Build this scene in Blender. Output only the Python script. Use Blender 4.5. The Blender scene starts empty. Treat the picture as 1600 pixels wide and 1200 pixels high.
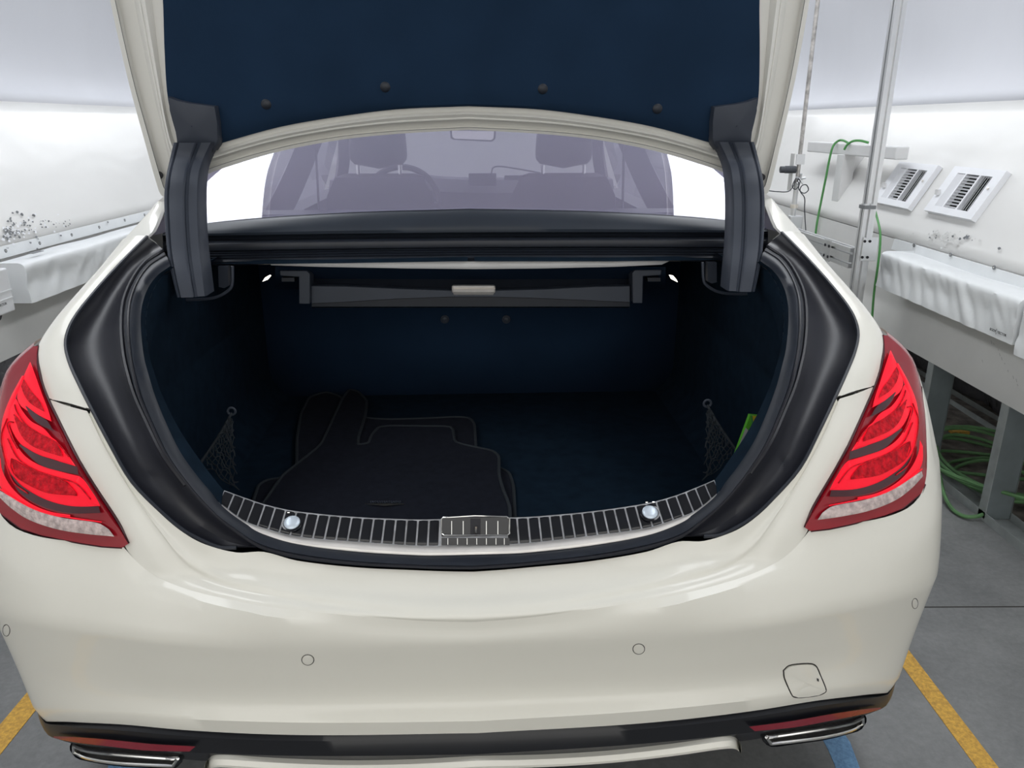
import bpy, bmesh, math, random
from mathutils import Vector, Matrix, noise

# ------------------------------------------------------------------ camera, world, lights, exposure
F = 1200.0; CAMH = 1.42
TH = math.atan(407/1200)                       # pitch down
PS_ROOM = math.atan(10*math.cos(TH)/1200)      # camera yaw to the right of the room's axis
PS_CAR = math.atan(60*math.cos(TH)/1200)       # camera yaw to the right of the car's axis
ALPHA = PS_CAR - PS_ROOM                       # the car stands turned by this in the room
sc = bpy.context.scene
cam = bpy.data.cameras.new('camera'); co = bpy.data.objects.new('camera', cam)
sc.collection.objects.link(co)
cam.sensor_width = 36; cam.lens = 36*F/1600; cam.clip_start = .05
co.location = (0, 0, CAMH); co.rotation_euler = (math.pi/2-TH, 0, -PS_ROOM)
sc.camera = co
w = bpy.data.worlds.new('world'); sc.world = w; w.use_nodes = True
w.node_tree.nodes['Background'].inputs[0].default_value = (1, .985, .95, 1)
w.node_tree.nodes['Background'].inputs[1].default_value = 1.5
LAMP = 4.8                                     # radiance of the ceiling light panels
sc.view_settings.view_transform = 'Standard'; sc.view_settings.look = 'None'
sc.view_settings.exposure = .15; sc.view_settings.gamma = 1; sc.view_settings.use_curve_mapping = False

# ------------------------------------------------------------------ helpers
def ray(px, py, ps):
    a = (px-800)/F; b = (py-600)/F
    c, s = math.cos(TH), math.sin(TH)
    fw = c-b*s; up = -(b*c+s)
    return Vector((a*math.cos(ps)+fw*math.sin(ps), fw*math.cos(ps)-a*math.sin(ps), up))
O = Vector((0, 0, CAMH))
def at(px, py, ps, **k):
    d = ray(px, py, ps)
    (ax, v), = k.items(); i = 'xyz'.index(ax)
    return O + d*((v-O[i])/d[i])
def R(px, py, **k): return at(px, py, PS_ROOM, **k)     # a point in the room's frame
CAMX = .011                                             # the camera stands this far right of the car's middle plane
OC = Vector((CAMX, 0, CAMH))
def C(px, py, **k):                                     # a point in the car's frame
    d = ray(px, py, PS_CAR); (ax, v), = k.items(); i = 'xyz'.index(ax)
    return OC + d*((v-OC[i])/d[i])
def lerp1(x, tab):
    if x <= tab[0][0]: return tab[0][1]
    for (a, b), (c, d) in zip(tab, tab[1:]):
        if x <= c: return b+(d-b)*(x-a)/(c-a)
    return tab[-1][1]
PLAN = [(0,0),(.3,.01),(.5,.035),(.65,.075),(.75,.12),(.85,.172),(.9,.225),(.935,.29),(.95,.38),(.96,.8)]
PROF = [(.2,1.10),(.34,1.08),(.42,1.06),(.46,1.055),(.5,1.05),(.56,1.05),(.62,1.03),(.688,1.03),(.72,1.09),(.8,1.11),(.9,1.145),(1,1.22),(1.06,1.30),(1.12,1.43),(1.2,1.65),(1.25,1.8),(1.4,2.3)]
PROFS = [q for q in PROF if q[0] < .68] + [(.7,1.05),(.8,1.095)] + [q for q in PROF if q[0] > .85]
def rearprof(z, x):
    k = min(1, max(0, (x-.35)/.3)); k = k*k*(3-2*k)
    return lerp1(z, PROF)*(1-k)+lerp1(z, PROFS)*k
def surf(px, py, off=0.0, push=0.0):
    """where the pixel's ray meets the car's rear skin (shape given in plan and profile)"""
    d = ray(px, py, PS_CAR); best = None
    def g(t):
        p = OC+d*t
        return p.y - (rearprof(p.z, abs(p.x))+lerp1(abs(p.x), PLAN)+off)
    t = .7; pv = g(t); bt, bv = t, pv
    while t < 2.6:
        t += .02; v = g(t)
        if v >= 0:
            lo, hi = t-.02, t
            for _ in range(20):
                m = (lo+hi)/2
                if g(m) >= 0: hi = m
                else: lo = m
            return OC+d*(hi-push)
        if v > bv: bt, bv = t, v
    return OC+d*(bt-push)
def spl(pts, n):
    """resample a polyline smoothly (Catmull-Rom over chord length) to n points"""
    pts = [Vector(p) for p in pts]
    L = [0]
    for a, b in zip(pts, pts[1:]): L.append(L[-1]+max(1e-6, (b-a).length))
    out = []; m = len(pts)
    T = []
    for i in range(m):
        if i == 0: T.append((pts[1]-pts[0])/(L[1]-L[0]))
        elif i == m-1: T.append((pts[-1]-pts[-2])/(L[-1]-L[-2]))
        else: T.append((pts[i+1]-pts[i-1])/(L[i+1]-L[i-1]))
    j = 0
    for k in range(n):
        s = L[-1]*k/(n-1)
        while j < m-2 and s > L[j+1]: j += 1
        h = L[j+1]-L[j]; u = (s-L[j])/h
        out.append((2*u**3-3*u*u+1)*pts[j]+(u**3-2*u*u+u)*h*T[j]+(-2*u**3+3*u*u)*pts[j+1]+(u**3-u*u)*h*T[j+1])
    return out
def splp(pts, per):
    """like spl, but every given point stays a station: 'per' steps between neighbours"""
    out = []; pts = [Vector(p) for p in pts]; m = len(pts)
    L = [0]
    for a, b in zip(pts, pts[1:]): L.append(L[-1]+max(1e-6, (b-a).length))
    T = [(pts[min(i+1, m-1)]-pts[max(i-1, 0)])/(L[min(i+1, m-1)]-L[max(i-1, 0)]) for i in range(m)]
    for j in range(m-1):
        h = L[j+1]-L[j]
        for k in range(per):
            u = k/per
            out.append((2*u**3-3*u*u+1)*pts[j]+(u**3-2*u*u+u)*h*T[j]+(-2*u**3+3*u*u)*pts[j+1]+(u**3-u*u)*h*T[j+1])
    out.append(pts[-1]); return out
def mx(p): return Vector((-p[0], p[1], p[2]))
def full(row): return [mx(p) for p in reversed(row[1:])] + [Vector((0 if abs(row[0][0]) < .05 else row[0][0], row[0][1], row[0][2]))] + list(row[1:])
def full2(row):   # row starts near the middle plane: put its first point on it
    r = [Vector(p) for p in row]; r[0].x = 0
    return [mx(p) for p in reversed(r[1:])] + r

from mathutils.bvhtree import BVHTree
def hitwall(px, py, Q):
    """pixel ray against the upright wall y = Q(x) + plan(x); None on a miss"""
    d = ray(px, py, PS_CAR); t = .7
    def g(t):
        p = OC+d*t; return p.y-(Q(abs(p.x))+lerp1(abs(p.x), PLAN))
    while t < 2.4:
        t += .01
        if g(t) >= 0:
            lo, hi = t-.01, t
            for _ in range(16):
                m = (lo+hi)/2
                if g(m) >= 0: hi = m
                else: lo = m
            return OC+d*hi
    return None
def smoothf(tab):
    def f(x):
        if x <= tab[0][0]: return tab[0][1]
        if x >= tab[-1][0]: return tab[-1][1]
        for i in range(len(tab)-1):
            (x0,y0),(x1,y1) = tab[i], tab[i+1]
            if x <= x1:
                h = x1-x0; u = (x-x0)/h
                m0 = (y1-tab[i-1][1])/(x1-tab[i-1][0]) if i else 0
                m1 = (tab[i+2][1]-y0)/(tab[i+2][0]-x0) if i < len(tab)-2 else (y1-y0)/h
                return (2*u**3-3*u*u+1)*y0+(u**3-2*u*u+u)*h*m0+(-2*u**3+3*u*u)*y1+(u**3-u*u)*h*m1
    return f
_pl = spl([(x, y, 0) for x, y in [(0,0),(.3,.01),(.5,.035),(.65,.075),(.75,.113),(.85,.172),(.9,.225),(.935,.29),(.95,.38),(.957,.50),(.96,.68)]], 70)
STA = [(q.x, q.y) for q in _pl]
import numpy as np
def polyf(tab):
    xs = np.array([t[0] for t in tab]); zs = np.array([t[1] for t in tab])
    A = np.stack([xs**0, xs**2, xs**4, xs**6], 1)
    co_ = np.linalg.lstsq(A, zs, rcond=None)[0]; xm = xs.max()
    return lambda x: float(sum(co_[i]*min(x, xm)**(2*i) for i in range(4)))
def xrow(pix, Q, zmin_end=None):
    hs = [hitwall(px, py, Q) for px, py in pix]; hs = [h for h in hs if h is not None]
    tab = []; 
    for h in hs:
        if not tab or h.x > tab[-1][0]+.004: tab.append((abs(h.x), h.z))
    z = polyf(tab)
    return [Vector((x, Q(x)+y, z(x))) for x, y in STA]
class MB:
    def __init__(s): s.v = []; s.f = []
    def grid(s, rows, cu=False, cv=False):
        b = len(s.v); n = len(rows[0]); m = len(rows)
        for r in rows: s.v += [Vector(p) for p in r]
        for i in range(m if cv else m-1):
            for j in range(n if cu else n-1):
                a = b+i*n+j; a2 = b+i*n+(j+1) % n; c = b+((i+1) % m)*n+(j+1) % n; d = b+((i+1) % m)*n+j
                s.f.append((a, a2, c, d))
        return s
    def quad(s, *p):
        b = len(s.v); s.v += [Vector(q) for q in p]; s.f.append(tuple(range(b, b+len(p)))); return s
    def hexa(s, p):   # 8 corners: bottom 4, top 4
        b = len(s.v); s.v += [Vector(q) for q in p]
        for f in ((3,2,1,0),(4,5,6,7),(0,1,5,4),(1,2,6,5),(2,3,7,6),(3,0,4,7)): s.f.append(tuple(b+i for i in f))
        return s
    def box(s, lo, hi):
        (a,b,c),(d,e,f) = lo, hi
        return s.hexa([(a,b,c),(d,b,c),(d,e,c),(a,e,c),(a,b,f),(d,b,f),(d,e,f),(a,e,f)])
    def tube(s, path, r, n=8, closed=False, cap=True):
        path = [Vector(p) for p in path]; m = len(path); rings = []
        up = Vector((0,0,1)); prev = None
        for i, p in enumerate(path):
            if closed: t = path[(i+1) % m]-path[i-1]
            else: t = path[min(i+1, m-1)]-path[max(i-1, 0)]
            t.normalize()
            if prev is None:
                a = t.orthogonal().normalized()
            else:
                a = (prev - t*prev.dot(t)).normalized()
            prev = a; c = t.cross(a); rr = r(i/(m-1)) if callable(r) else r
            rings.append([p+a*math.cos(2*math.pi*k/n)*rr+c*math.sin(2*math.pi*k/n)*rr for k in range(n)])
        b = len(s.v); s.grid(rings, cu=True, cv=closed)
        if cap and not closed:
            s.f.append(tuple(b+k for k in reversed(range(n)))); s.f.append(tuple(b+(m-1)*n+k for k in range(n)))
        return s
    def lathe(s, o, ax, prof, n=20):
        """prof: (radius, height) along axis ax from o"""
        o = Vector(o); ax = Vector(ax).normalized(); a = ax.orthogonal().normalized(); c = ax.cross(a)
        rings = [[o+ax*h+(a*math.cos(2*math.pi*k/n)+c*math.sin(2*math.pi*k/n))*max(r, 1e-4) for k in range(n)] for r, h in prof]
        return s.grid(rings, cu=True)
    def prism(s, poly, off):
        """flat polygon extruded by vector off"""
        b = len(s.v); n = len(poly); off = Vector(off)
        s.v += [Vector(p) for p in poly] + [Vector(p)+off for p in poly]
        s.f.append(tuple(b+i for i in range(n))); s.f.append(tuple(b+n+i for i in reversed(range(n))))
        for i in range(n):
            j = (i+1) % n; s.f.append((b+j, b+i, b+n+i, b+n+j))
        return s
    def mirror(s):
        b = len(s.v); s.v += [mx(p) for p in s.v]; s.f += [tuple(b+i for i in reversed(f)) for f in s.f[:]]; return s
    def flipx(s):
        m = MB(); m.v = [mx(p) for p in s.v]; m.f = [tuple(reversed(f)) for f in s.f]; return m

BASE = {}
def mesh_of(name, mb, mat, base, smooth=True, solid=0, bevel=0, sub=0, weld=True):
    me = bpy.data.meshes.new(name)
    me.from_pydata([tuple(v-base) for v in mb.v], [], mb.f)
    bm = bmesh.new(); bm.from_mesh(me)
    if weld: bmesh.ops.remove_doubles(bm, verts=bm.verts, dist=1e-5)
    bmesh.ops.recalc_face_normals(bm, faces=bm.faces)
    bm.to_mesh(me); bm.free()
    me.materials.append(mat)
    if smooth:
        me.polygons.foreach_set('use_smooth', [True]*len(me.polygons))
        try: me.set_sharp_from_angle(angle=math.radians(38))
        except Exception: pass
    return me
def put(name, mb, mat, parent=None, smooth=True, solid=0, bevel=0, sub=0, base=None, so=-1, **kw):
    b = Vector(base) if base is not None else (BASE[parent.name] if parent else Vector((0,0,0)))
    me = mesh_of(name, mb, mat, b, smooth)
    o = bpy.data.objects.new(name, me); sc.collection.objects.link(o)
    if sub:
        m = o.modifiers.new('s', 'SUBSURF'); m.levels = m.render_levels = sub
    if solid:
        m = o.modifiers.new('t', 'SOLIDIFY'); m.thickness = solid; m.offset = so
    if bevel:
        m = o.modifiers.new('b', 'BEVEL'); m.width = bevel; m.segments = 2; m.limit_method = 'ANGLE'
    if parent: o.parent = parent; BASE[o.name] = BASE[parent.name]
    else: BASE[o.name] = b; o.location = b
    for k, v in kw.items(): o[k] = v
    return o
CARM = Matrix.Rotation(ALPHA, 4, 'Z') @ Matrix.Translation((-CAMX,0,0))
def thing(name, base, label, cat, car=False, group=None):
    o = bpy.data.objects.new(name, None); sc.collection.objects.link(o); o.empty_display_size = .1
    place(o, base, car); tag(o, label, cat, group); return o
def place(o, base, car=False):
    base = Vector(base); BASE[o.name] = base
    if car: o.location = CARM @ base; o.rotation_euler = (0, 0, ALPHA)
    else: o.location = base
def tag(o, label, cat, group=None):
    o['label'] = label; o['category'] = cat
    if group: o['group'] = group
    return o
def single(name, mb, mat, base, label, cat, car=False, group=None, **kw):
    o = put(name, mb, mat, None, base=base, **kw)
    place(o, base, car); return tag(o, label, cat, group)
def struct(name, mb, mat, parent=None, **kw):
    o = put(name, mb, mat, parent, **kw)
    if not parent: o['kind'] = 'structure'
    return o

# ------------------------------------------------------------------ materials
def mat(name, col, rough=.5, metal=0, coat=0, bump=0, bscale=200, var=0, vscale=8, spec=.5, emit=None, es=0, trans=0, ior=1.45, sheen=0, bdist=.002, coat_rough=.04, stretch=None, detail=3):
    m = bpy.data.materials.new(name); m.use_nodes = True
    nt = m.node_tree; b = nt.nodes['Principled BSDF']
    b.inputs['Base Color'].default_value = (*col, 1); b.inputs['Roughness'].default_value = rough
    b.inputs['Metallic'].default_value = metal; b.inputs['Coat Weight'].default_value = coat
    b.inputs['Coat Roughness'].default_value = coat_rough; b.inputs['Specular IOR Level'].default_value = spec
    b.inputs['Transmission Weight'].default_value = trans; b.inputs['IOR'].default_value = ior
    b.inputs['Sheen Weight'].default_value = sheen
    tc = nt.nodes.new('ShaderNodeTexCoord'); src = tc.outputs['Object']
    if stretch:
        mp = nt.nodes.new('ShaderNodeMapping'); mp.inputs['Scale'].default_value = stretch
        nt.links.new(src, mp.inputs['Vector']); src = mp.outputs['Vector']
    if emit:
        b.inputs['Emission Color'].default_value = (*emit, 1); b.inputs['Emission Strength'].default_value = es
    if var:
        n = nt.nodes.new('ShaderNodeTexNoise'); n.inputs['Scale'].default_value = vscale; n.inputs['Detail'].default_value = 6
        nt.links.new(src, n.inputs['Vector'])
        r = nt.nodes.new('ShaderNodeValToRGB')
        r.color_ramp.elements[0].position = .3; r.color_ramp.elements[1].position = .7
        r.color_ramp.elements[0].color = (*[max(0, c*(1-var)) for c in col], 1)
        r.color_ramp.elements[1].color = (*[min(1, c*(1+var)) for c in col], 1)
        nt.links.new(n.outputs['Fac'], r.inputs['Fac']); nt.links.new(r.outputs['Color'], b.inputs['Base Color'])
    if bump:
        n = nt.nodes.new('ShaderNodeTexNoise'); n.inputs['Scale'].default_value = bscale; n.inputs['Detail'].default_value = detail
        nt.links.new(src, n.inputs['Vector'])
        bp = nt.nodes.new('ShaderNodeBump'); bp.inputs['Strength'].default_value = bump; bp.inputs['Distance'].default_value = bdist
        nt.links.new(n.outputs['Fac'], bp.inputs['Height']); nt.links.new(bp.outputs['Normal'], b.inputs['Normal'])
    return m
M = {}
M['paint'] = mat('pearl_white_paint', (.775,.762,.69), .45, coat=.55, var=.012, vscale=3, coat_rough=.05)
M['paint_in'] = mat('painted_lid_inner', (.72,.712,.67), .45, coat=.4, var=.02, vscale=5)
M['blackp'] = mat('grained_black_plastic', (.013,.014,.020), .36, bump=.25, bscale=900, bdist=.0006, var=.15, vscale=14)
M['armp'] = mat('charcoal_hinge_plastic', (.034,.042,.060), .5, bump=.2, bscale=1200, bdist=.0004, var=.06)
M['rubber'] = mat('black_rubber', (.014,.018,.027), .42, var=.1, vscale=30)
M['gloss'] = mat('gloss_black', (.005,.006,.009), .32, coat=.1, var=.1)
M['sill'] = mat('ribbed_sill_black', (.006,.007,.010), .13, coat=.3, bump=.15, bscale=60, bdist=.001, var=.2, vscale=40)
M['band'] = mat('polished_band', (.84,.81,.77), .38, metal=.4, var=.06, vscale=25)
M['pin'] = mat('divider_metal', (.42,.43,.45), .35, metal=.7, var=.3, vscale=60)
M['cap'] = mat('satin_button', (.62,.70,.78), .35, metal=.3, var=.1)
M['chrome'] = mat('chrome', (.82,.82,.80), .12, metal=1, var=.04, vscale=30)
M['steel'] = mat('brushed_steel', (.78,.74,.68), .3, metal=1, var=.1, vscale=25, stretch=(1,1,12))
M['lining'] = mat('navy_lining_felt', (.013,.030,.062), .97, sheen=.0, bump=.35, bscale=1500, bdist=.0006, var=.12, vscale=6, spec=.1)
M['carpet'] = mat('trunk_carpet', (.0075,.0165,.029), .98, sheen=.0, bump=.4, bscale=1200, bdist=.001, var=.2, vscale=30, spec=.08)
M['mat'] = mat('velour_floor_mat', (.013,.015,.022), .97, sheen=.0, bump=.6, bscale=900, bdist=.0012, var=.15, vscale=60, spec=.1)
M['binding'] = mat('mat_binding', (.018,.024,.030), .8, bump=.3, bscale=900, var=.1)
M['shelf'] = mat('rear_shelf_trim', (.022,.030,.044), .48, bump=.1, bscale=800, bdist=.0004, var=.1)
M['whitetrim'] = mat('light_grey_trim', (.85,.85,.85), .45, var=.04)
M['drawer'] = mat('soft_black_trim', (.046,.056,.076), .5, var=.08)
M['seat'] = mat('dark_leather', (.05,.048,.055), .5, bump=.2, bscale=300, var=.1)
M['seatlight'] = mat('dash_leather', (.07,.07,.08), .6, bump=.2, bscale=300, var=.1)
M['tread'] = mat('tyre_rubber', (.012,.012,.013), .8, bump=.3, bscale=120)
M['alu'] = mat('aluminium_profile', (.72,.73,.74), .32, metal=.85, var=.06, vscale=12, stretch=(1,1,.2))
M['slot'] = mat('dark_grey_metal', (.22,.23,.24), .5, metal=.6, var=.1)  # plain dark grey for grommets, clamp, chips and scuffs
M['rust'] = mat('worn_rod_steel', (.50,.48,.46), .45, metal=.7, var=.35, vscale=40)
M['wallw'] = mat('glossy_white_wall', (.72,.715,.70), .28, bump=.3, bscale=2.2, bdist=.05, var=.05, vscale=1.6, spec=.5, stretch=(1,.5,1))
M['panel'] = mat('grey_white_panel', (.60,.60,.585), .5, var=.04, vscale=4, bump=.1, bscale=4, bdist=.01)
M['vault'] = mat('soft_white_vault_skin', (.60,.61,.65), .6, var=.06, vscale=.9, bump=.3, bscale=1.2, bdist=.08, stretch=(1,.8,.3))
M['vinyl'] = mat('padded_white_vinyl', (.74,.76,.77), .4, bump=.25, bscale=9, bdist=.012, var=.04, vscale=6)
M['bracketw'] = mat('white_painted_steel', (.72,.72,.72), .4, var=.03)
M['vent'] = mat('white_register_enamel', (.80,.81,.84), .35, var=.02)
M['ventdark'] = mat('vent_painted_shade', (.015,.015,.015), .9, var=.1, spec=0)  # near-black colour paints in the shade between the louvres
M['hose'] = mat('green_rubber_hose', (.07,.26,.07), .45, var=.12, vscale=20)
M['hose2'] = mat('dusty_green_hose', (.10,.22,.09), .55, var=.2, vscale=20)
M['stud'] = mat('galvanised_shaded', (.16,.19,.20), .5, metal=.2, var=.15, vscale=10)  # darker copy of the stud metal: shade on the webs painted in
M['studl'] = mat('galvanised_lit', (.34,.37,.37), .5, metal=.2, var=.15, vscale=15)  # lighter copy of the stud metal: light on the flanges painted in
M['plastic'] = mat('black_polythene', (.10,.10,.11), .25, bump=1, bscale=7, bdist=.06, var=.3, vscale=5, detail=6)
M['debris'] = mat('dirty_ground', (.12,.107,.095), .9, bump=.8, bscale=25, bdist=.02, var=.6, vscale=16)
M['cable'] = mat('thin_grey_cable', (.06,.065,.075), .5, var=.1)
M['red'] = mat('red_reflector_added_glow', (.90,.006,.028), .35, coat=.15, spec=.25, emit=(1,.005,.02), es=.25, bump=.3, bscale=500, bdist=.001, var=.08, vscale=40)  # unlit lamp: small glow added for light its reflectors throw back
M['darkred'] = mat('deep_red_lens', (.26,.004,.012), .25, coat=.4, var=.1, vscale=10)
M['stripe'] = mat('smoked_red_stripe', (.05,.006,.012), .3, coat=.3, var=.1)
M['led'] = mat('led_red_added_glow', (.50,.008,.018), .5, spec=.15, coat=0, emit=(1,.0,.01), es=.04, bump=.9, bscale=160, bdist=.004, var=.5, vscale=90)  # faint emission added to the unlit array to brighten its red
M['clear'] = mat('clear_ribbed_lens', (.52,.42,.40), .25, coat=1, bump=.8, bscale=150, bdist=.004, var=.35, vscale=80)
M['reflector'] = mat('bumper_red_reflector', (.20,.006,.02), .2, coat=.6, var=.1)
M['seam'] = mat('panel_gap', (.03,.028,.025), .8, var=.1)
M['bulb'] = mat('trunk_bulb', (1,.95,.85), .3, emit=(1,.9,.75), es=3, var=.01)
M['lamp'] = mat('ceiling_light_diffuser', (.9,.9,.9), .5, emit=(.93,.96,1), es=LAMP, var=.01)
M['kitg'] = mat('kit_green', (.10,.40,.03), .5, var=.05)
M['kity'] = mat('kit_yellow', (.60,.45,.03), .5, var=.05)
M['kitw'] = mat('kit_white', (.45,.45,.45), .5, var=.05)
M['ink'] = mat('black_ink', (.02,.02,.025), .6, var=.1)
M['cowl'] = mat('white_cardboard', (.75,.76,.78), .5, var=.03)
def paintline(name, c1, c2):
    m = mat(name, c1, .7, var=.0, bump=.6, bscale=220, bdist=.002)
    nt = m.node_tree; b = nt.nodes['Principled BSDF']; tc = nt.nodes.new('ShaderNodeTexCoord')
    n = nt.nodes.new('ShaderNodeTexNoise'); n.inputs['Scale'].default_value = 90; n.inputs['Detail'].default_value = 8; n.inputs['Roughness'].default_value = .75
    r = nt.nodes.new('ShaderNodeValToRGB'); r.color_ramp.elements[0].position = .38; r.color_ramp.elements[1].position = .62
    r.color_ramp.elements[0].color = (*c1, 1); r.color_ramp.elements[1].color = (*c2, 1)
    nt.links.new(tc.outputs['Object'], n.inputs['Vector']); nt.links.new(n.outputs['Fac'], r.inputs['Fac']); nt.links.new(r.outputs['Color'], b.inputs['Base Color'])
    return m
M['yellow'] = paintline('yellow_floor_paint', (.42,.24,.05), (.72,.42,.07))
M['blue'] = paintline('blue_floor_tape', (.12,.24,.42), (.20,.38,.60))
def concrete():
    m = bpy.data.materials.new('grey_concrete'); m.use_nodes = True; nt = m.node_tree; b = nt.nodes['Principled BSDF']
    b.inputs['Roughness'].default_value = .5
    tc = nt.nodes.new('ShaderNodeTexCoord')
    def noi(s, d, r=.6):
        n = nt.nodes.new('ShaderNodeTexNoise'); n.inputs['Scale'].default_value = s; n.inputs['Detail'].default_value = d; n.inputs['Roughness'].default_value = r
        nt.links.new(tc.outputs['Object'], n.inputs['Vector']); return n
    n1, n2 = noi(3, 10, .7), noi(60, 6, .7)
    mx_ = nt.nodes.new('ShaderNodeMix'); mx_.data_type = 'FLOAT'; mx_.inputs[0].default_value = .35
    nt.links.new(n1.outputs['Fac'], mx_.inputs[2]); nt.links.new(n2.outputs['Fac'], mx_.inputs[3])
    r = nt.nodes.new('ShaderNodeValToRGB'); e = r.color_ramp.elements
    e[0].position = .32; e[0].color = (.115,.12,.122, 1); e[1].position = .68; e[1].color = (.24,.245,.245, 1)
    nt.links.new(mx_.outputs[0], r.inputs['Fac']); nt.links.new(r.outputs['Color'], b.inputs['Base Color'])
    bp = nt.nodes.new('ShaderNodeBump'); bp.inputs['Strength'].default_value = .3; bp.inputs['Distance'].default_value = .004
    nt.links.new(n2.outputs['Fac'], bp.inputs['Height']); nt.links.new(bp.outputs['Normal'], b.inputs['Normal'])
    return m
M['concrete'] = concrete()
def glass(name, tint=(.90,.90,.97), refl_tint=(.45,.45,.66), hz=.40, boost=2.6):
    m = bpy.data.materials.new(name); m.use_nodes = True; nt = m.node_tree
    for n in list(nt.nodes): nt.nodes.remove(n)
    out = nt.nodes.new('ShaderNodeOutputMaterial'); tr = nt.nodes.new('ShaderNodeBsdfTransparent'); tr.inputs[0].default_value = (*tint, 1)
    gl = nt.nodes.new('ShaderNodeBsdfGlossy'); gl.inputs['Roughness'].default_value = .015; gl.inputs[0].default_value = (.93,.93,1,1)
    df = nt.nodes.new('ShaderNodeBsdfDiffuse');  # ceiling reflection painted into the pane as an even diffuse tint
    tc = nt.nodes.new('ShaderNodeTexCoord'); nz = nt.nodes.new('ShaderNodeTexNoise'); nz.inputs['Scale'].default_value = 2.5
    rp = nt.nodes.new('ShaderNodeValToRGB'); rp.color_ramp.elements[0].color = (*refl_tint, 1); rp.color_ramp.elements[1].color = (refl_tint[0]*1.15, refl_tint[1]*1.02, refl_tint[2]*1.02, 1)
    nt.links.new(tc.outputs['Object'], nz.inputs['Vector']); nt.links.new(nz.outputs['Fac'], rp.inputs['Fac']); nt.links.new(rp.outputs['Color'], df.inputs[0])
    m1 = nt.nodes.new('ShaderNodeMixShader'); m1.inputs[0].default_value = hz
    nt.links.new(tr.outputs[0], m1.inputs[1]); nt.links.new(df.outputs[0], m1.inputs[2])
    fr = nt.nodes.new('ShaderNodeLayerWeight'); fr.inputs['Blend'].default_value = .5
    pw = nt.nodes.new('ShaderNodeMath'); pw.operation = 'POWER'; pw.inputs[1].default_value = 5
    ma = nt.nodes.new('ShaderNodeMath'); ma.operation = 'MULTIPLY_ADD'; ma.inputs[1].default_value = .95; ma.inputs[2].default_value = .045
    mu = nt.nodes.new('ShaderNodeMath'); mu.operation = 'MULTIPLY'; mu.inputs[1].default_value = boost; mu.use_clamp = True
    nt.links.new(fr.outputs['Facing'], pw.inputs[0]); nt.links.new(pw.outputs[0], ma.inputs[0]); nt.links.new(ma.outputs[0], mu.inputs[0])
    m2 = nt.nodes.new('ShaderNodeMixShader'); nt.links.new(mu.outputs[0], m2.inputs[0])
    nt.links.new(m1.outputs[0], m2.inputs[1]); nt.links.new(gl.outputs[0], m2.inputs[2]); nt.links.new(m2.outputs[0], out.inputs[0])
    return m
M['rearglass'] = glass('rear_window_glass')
M['glass'] = glass('cabin_glass', (.93,.95,.96), (.3,.3,.3), .01, 1.3)

# ------------------------------------------------------------------ room: lamps first
XR, HS = 1.865, .90              # right wall: top of the fixing strip
def wall_prof(side):
    if side > 0:
        lo = (1.79,.466); st = (1.865,.90); tp = (2.21,1.515)
        v = [(2.27,1.50),(2.36,1.62),(2.40,1.85),(2.36,2.15),(2.22,2.50),(2.02,2.78),(1.80,2.95)]
    else:
        lo = (-2.19,.44); st = (-2.26,.90); tp = (-2.62,1.53)
        v = [(-2.68,1.515),(-2.78,1.65),(-2.80,1.9),(-2.72,2.2),(-2.5,2.55),(-2.2,2.82),(-1.95,2.95)]
    return lo, st, tp, v
Y0, Y1 = -1.6, 11.0
LX0, LX1 = .98, 1.50
LAMPS = ((-1.95,-1.32), (1.03,1.62))
for (a, b), lab in zip(LAMPS, ('long glowing ceiling light panel over the left side of the car', 'long glowing ceiling light panel over the right side of the car')):
    t = thing('ceiling_light', ((a+b)/2, 2.9, 2.99), lab, 'light', group='ceiling light panels')
    put('diffuser', MB().box((a+.02, .2, 2.985), (b-.02, 10.2, 3.0)), M['lamp'], t, smooth=False)
    fr = MB()
    fr.box((a,.18,2.97),(a+.02,10.22,3.02)).box((b-.02,.18,2.97),(b,10.22,3.02)).box((a,.18,2.97),(b,.2,3.02)).box((a,10.2,2.97),(b,10.22,3.02))
    put('frame', fr, M['bracketw'], t, smooth=False)
# floor
fl = MB(); fl.quad((-5,-9,0),(5,-9,0),(5,12,0),(-5,12,0)); floor = struct('floor', fl, M['concrete'], smooth=False)
jm = MB()
for y in (2.02, 5.5, -1.2): jm.box((-2.2,y,-.002),(1.79,y+.004,.0012))
p = [R(1465,866,z=0), R(1535,862,z=0)]
put('expansion_joint', jm, M['seam'], floor, smooth=False)
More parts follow.
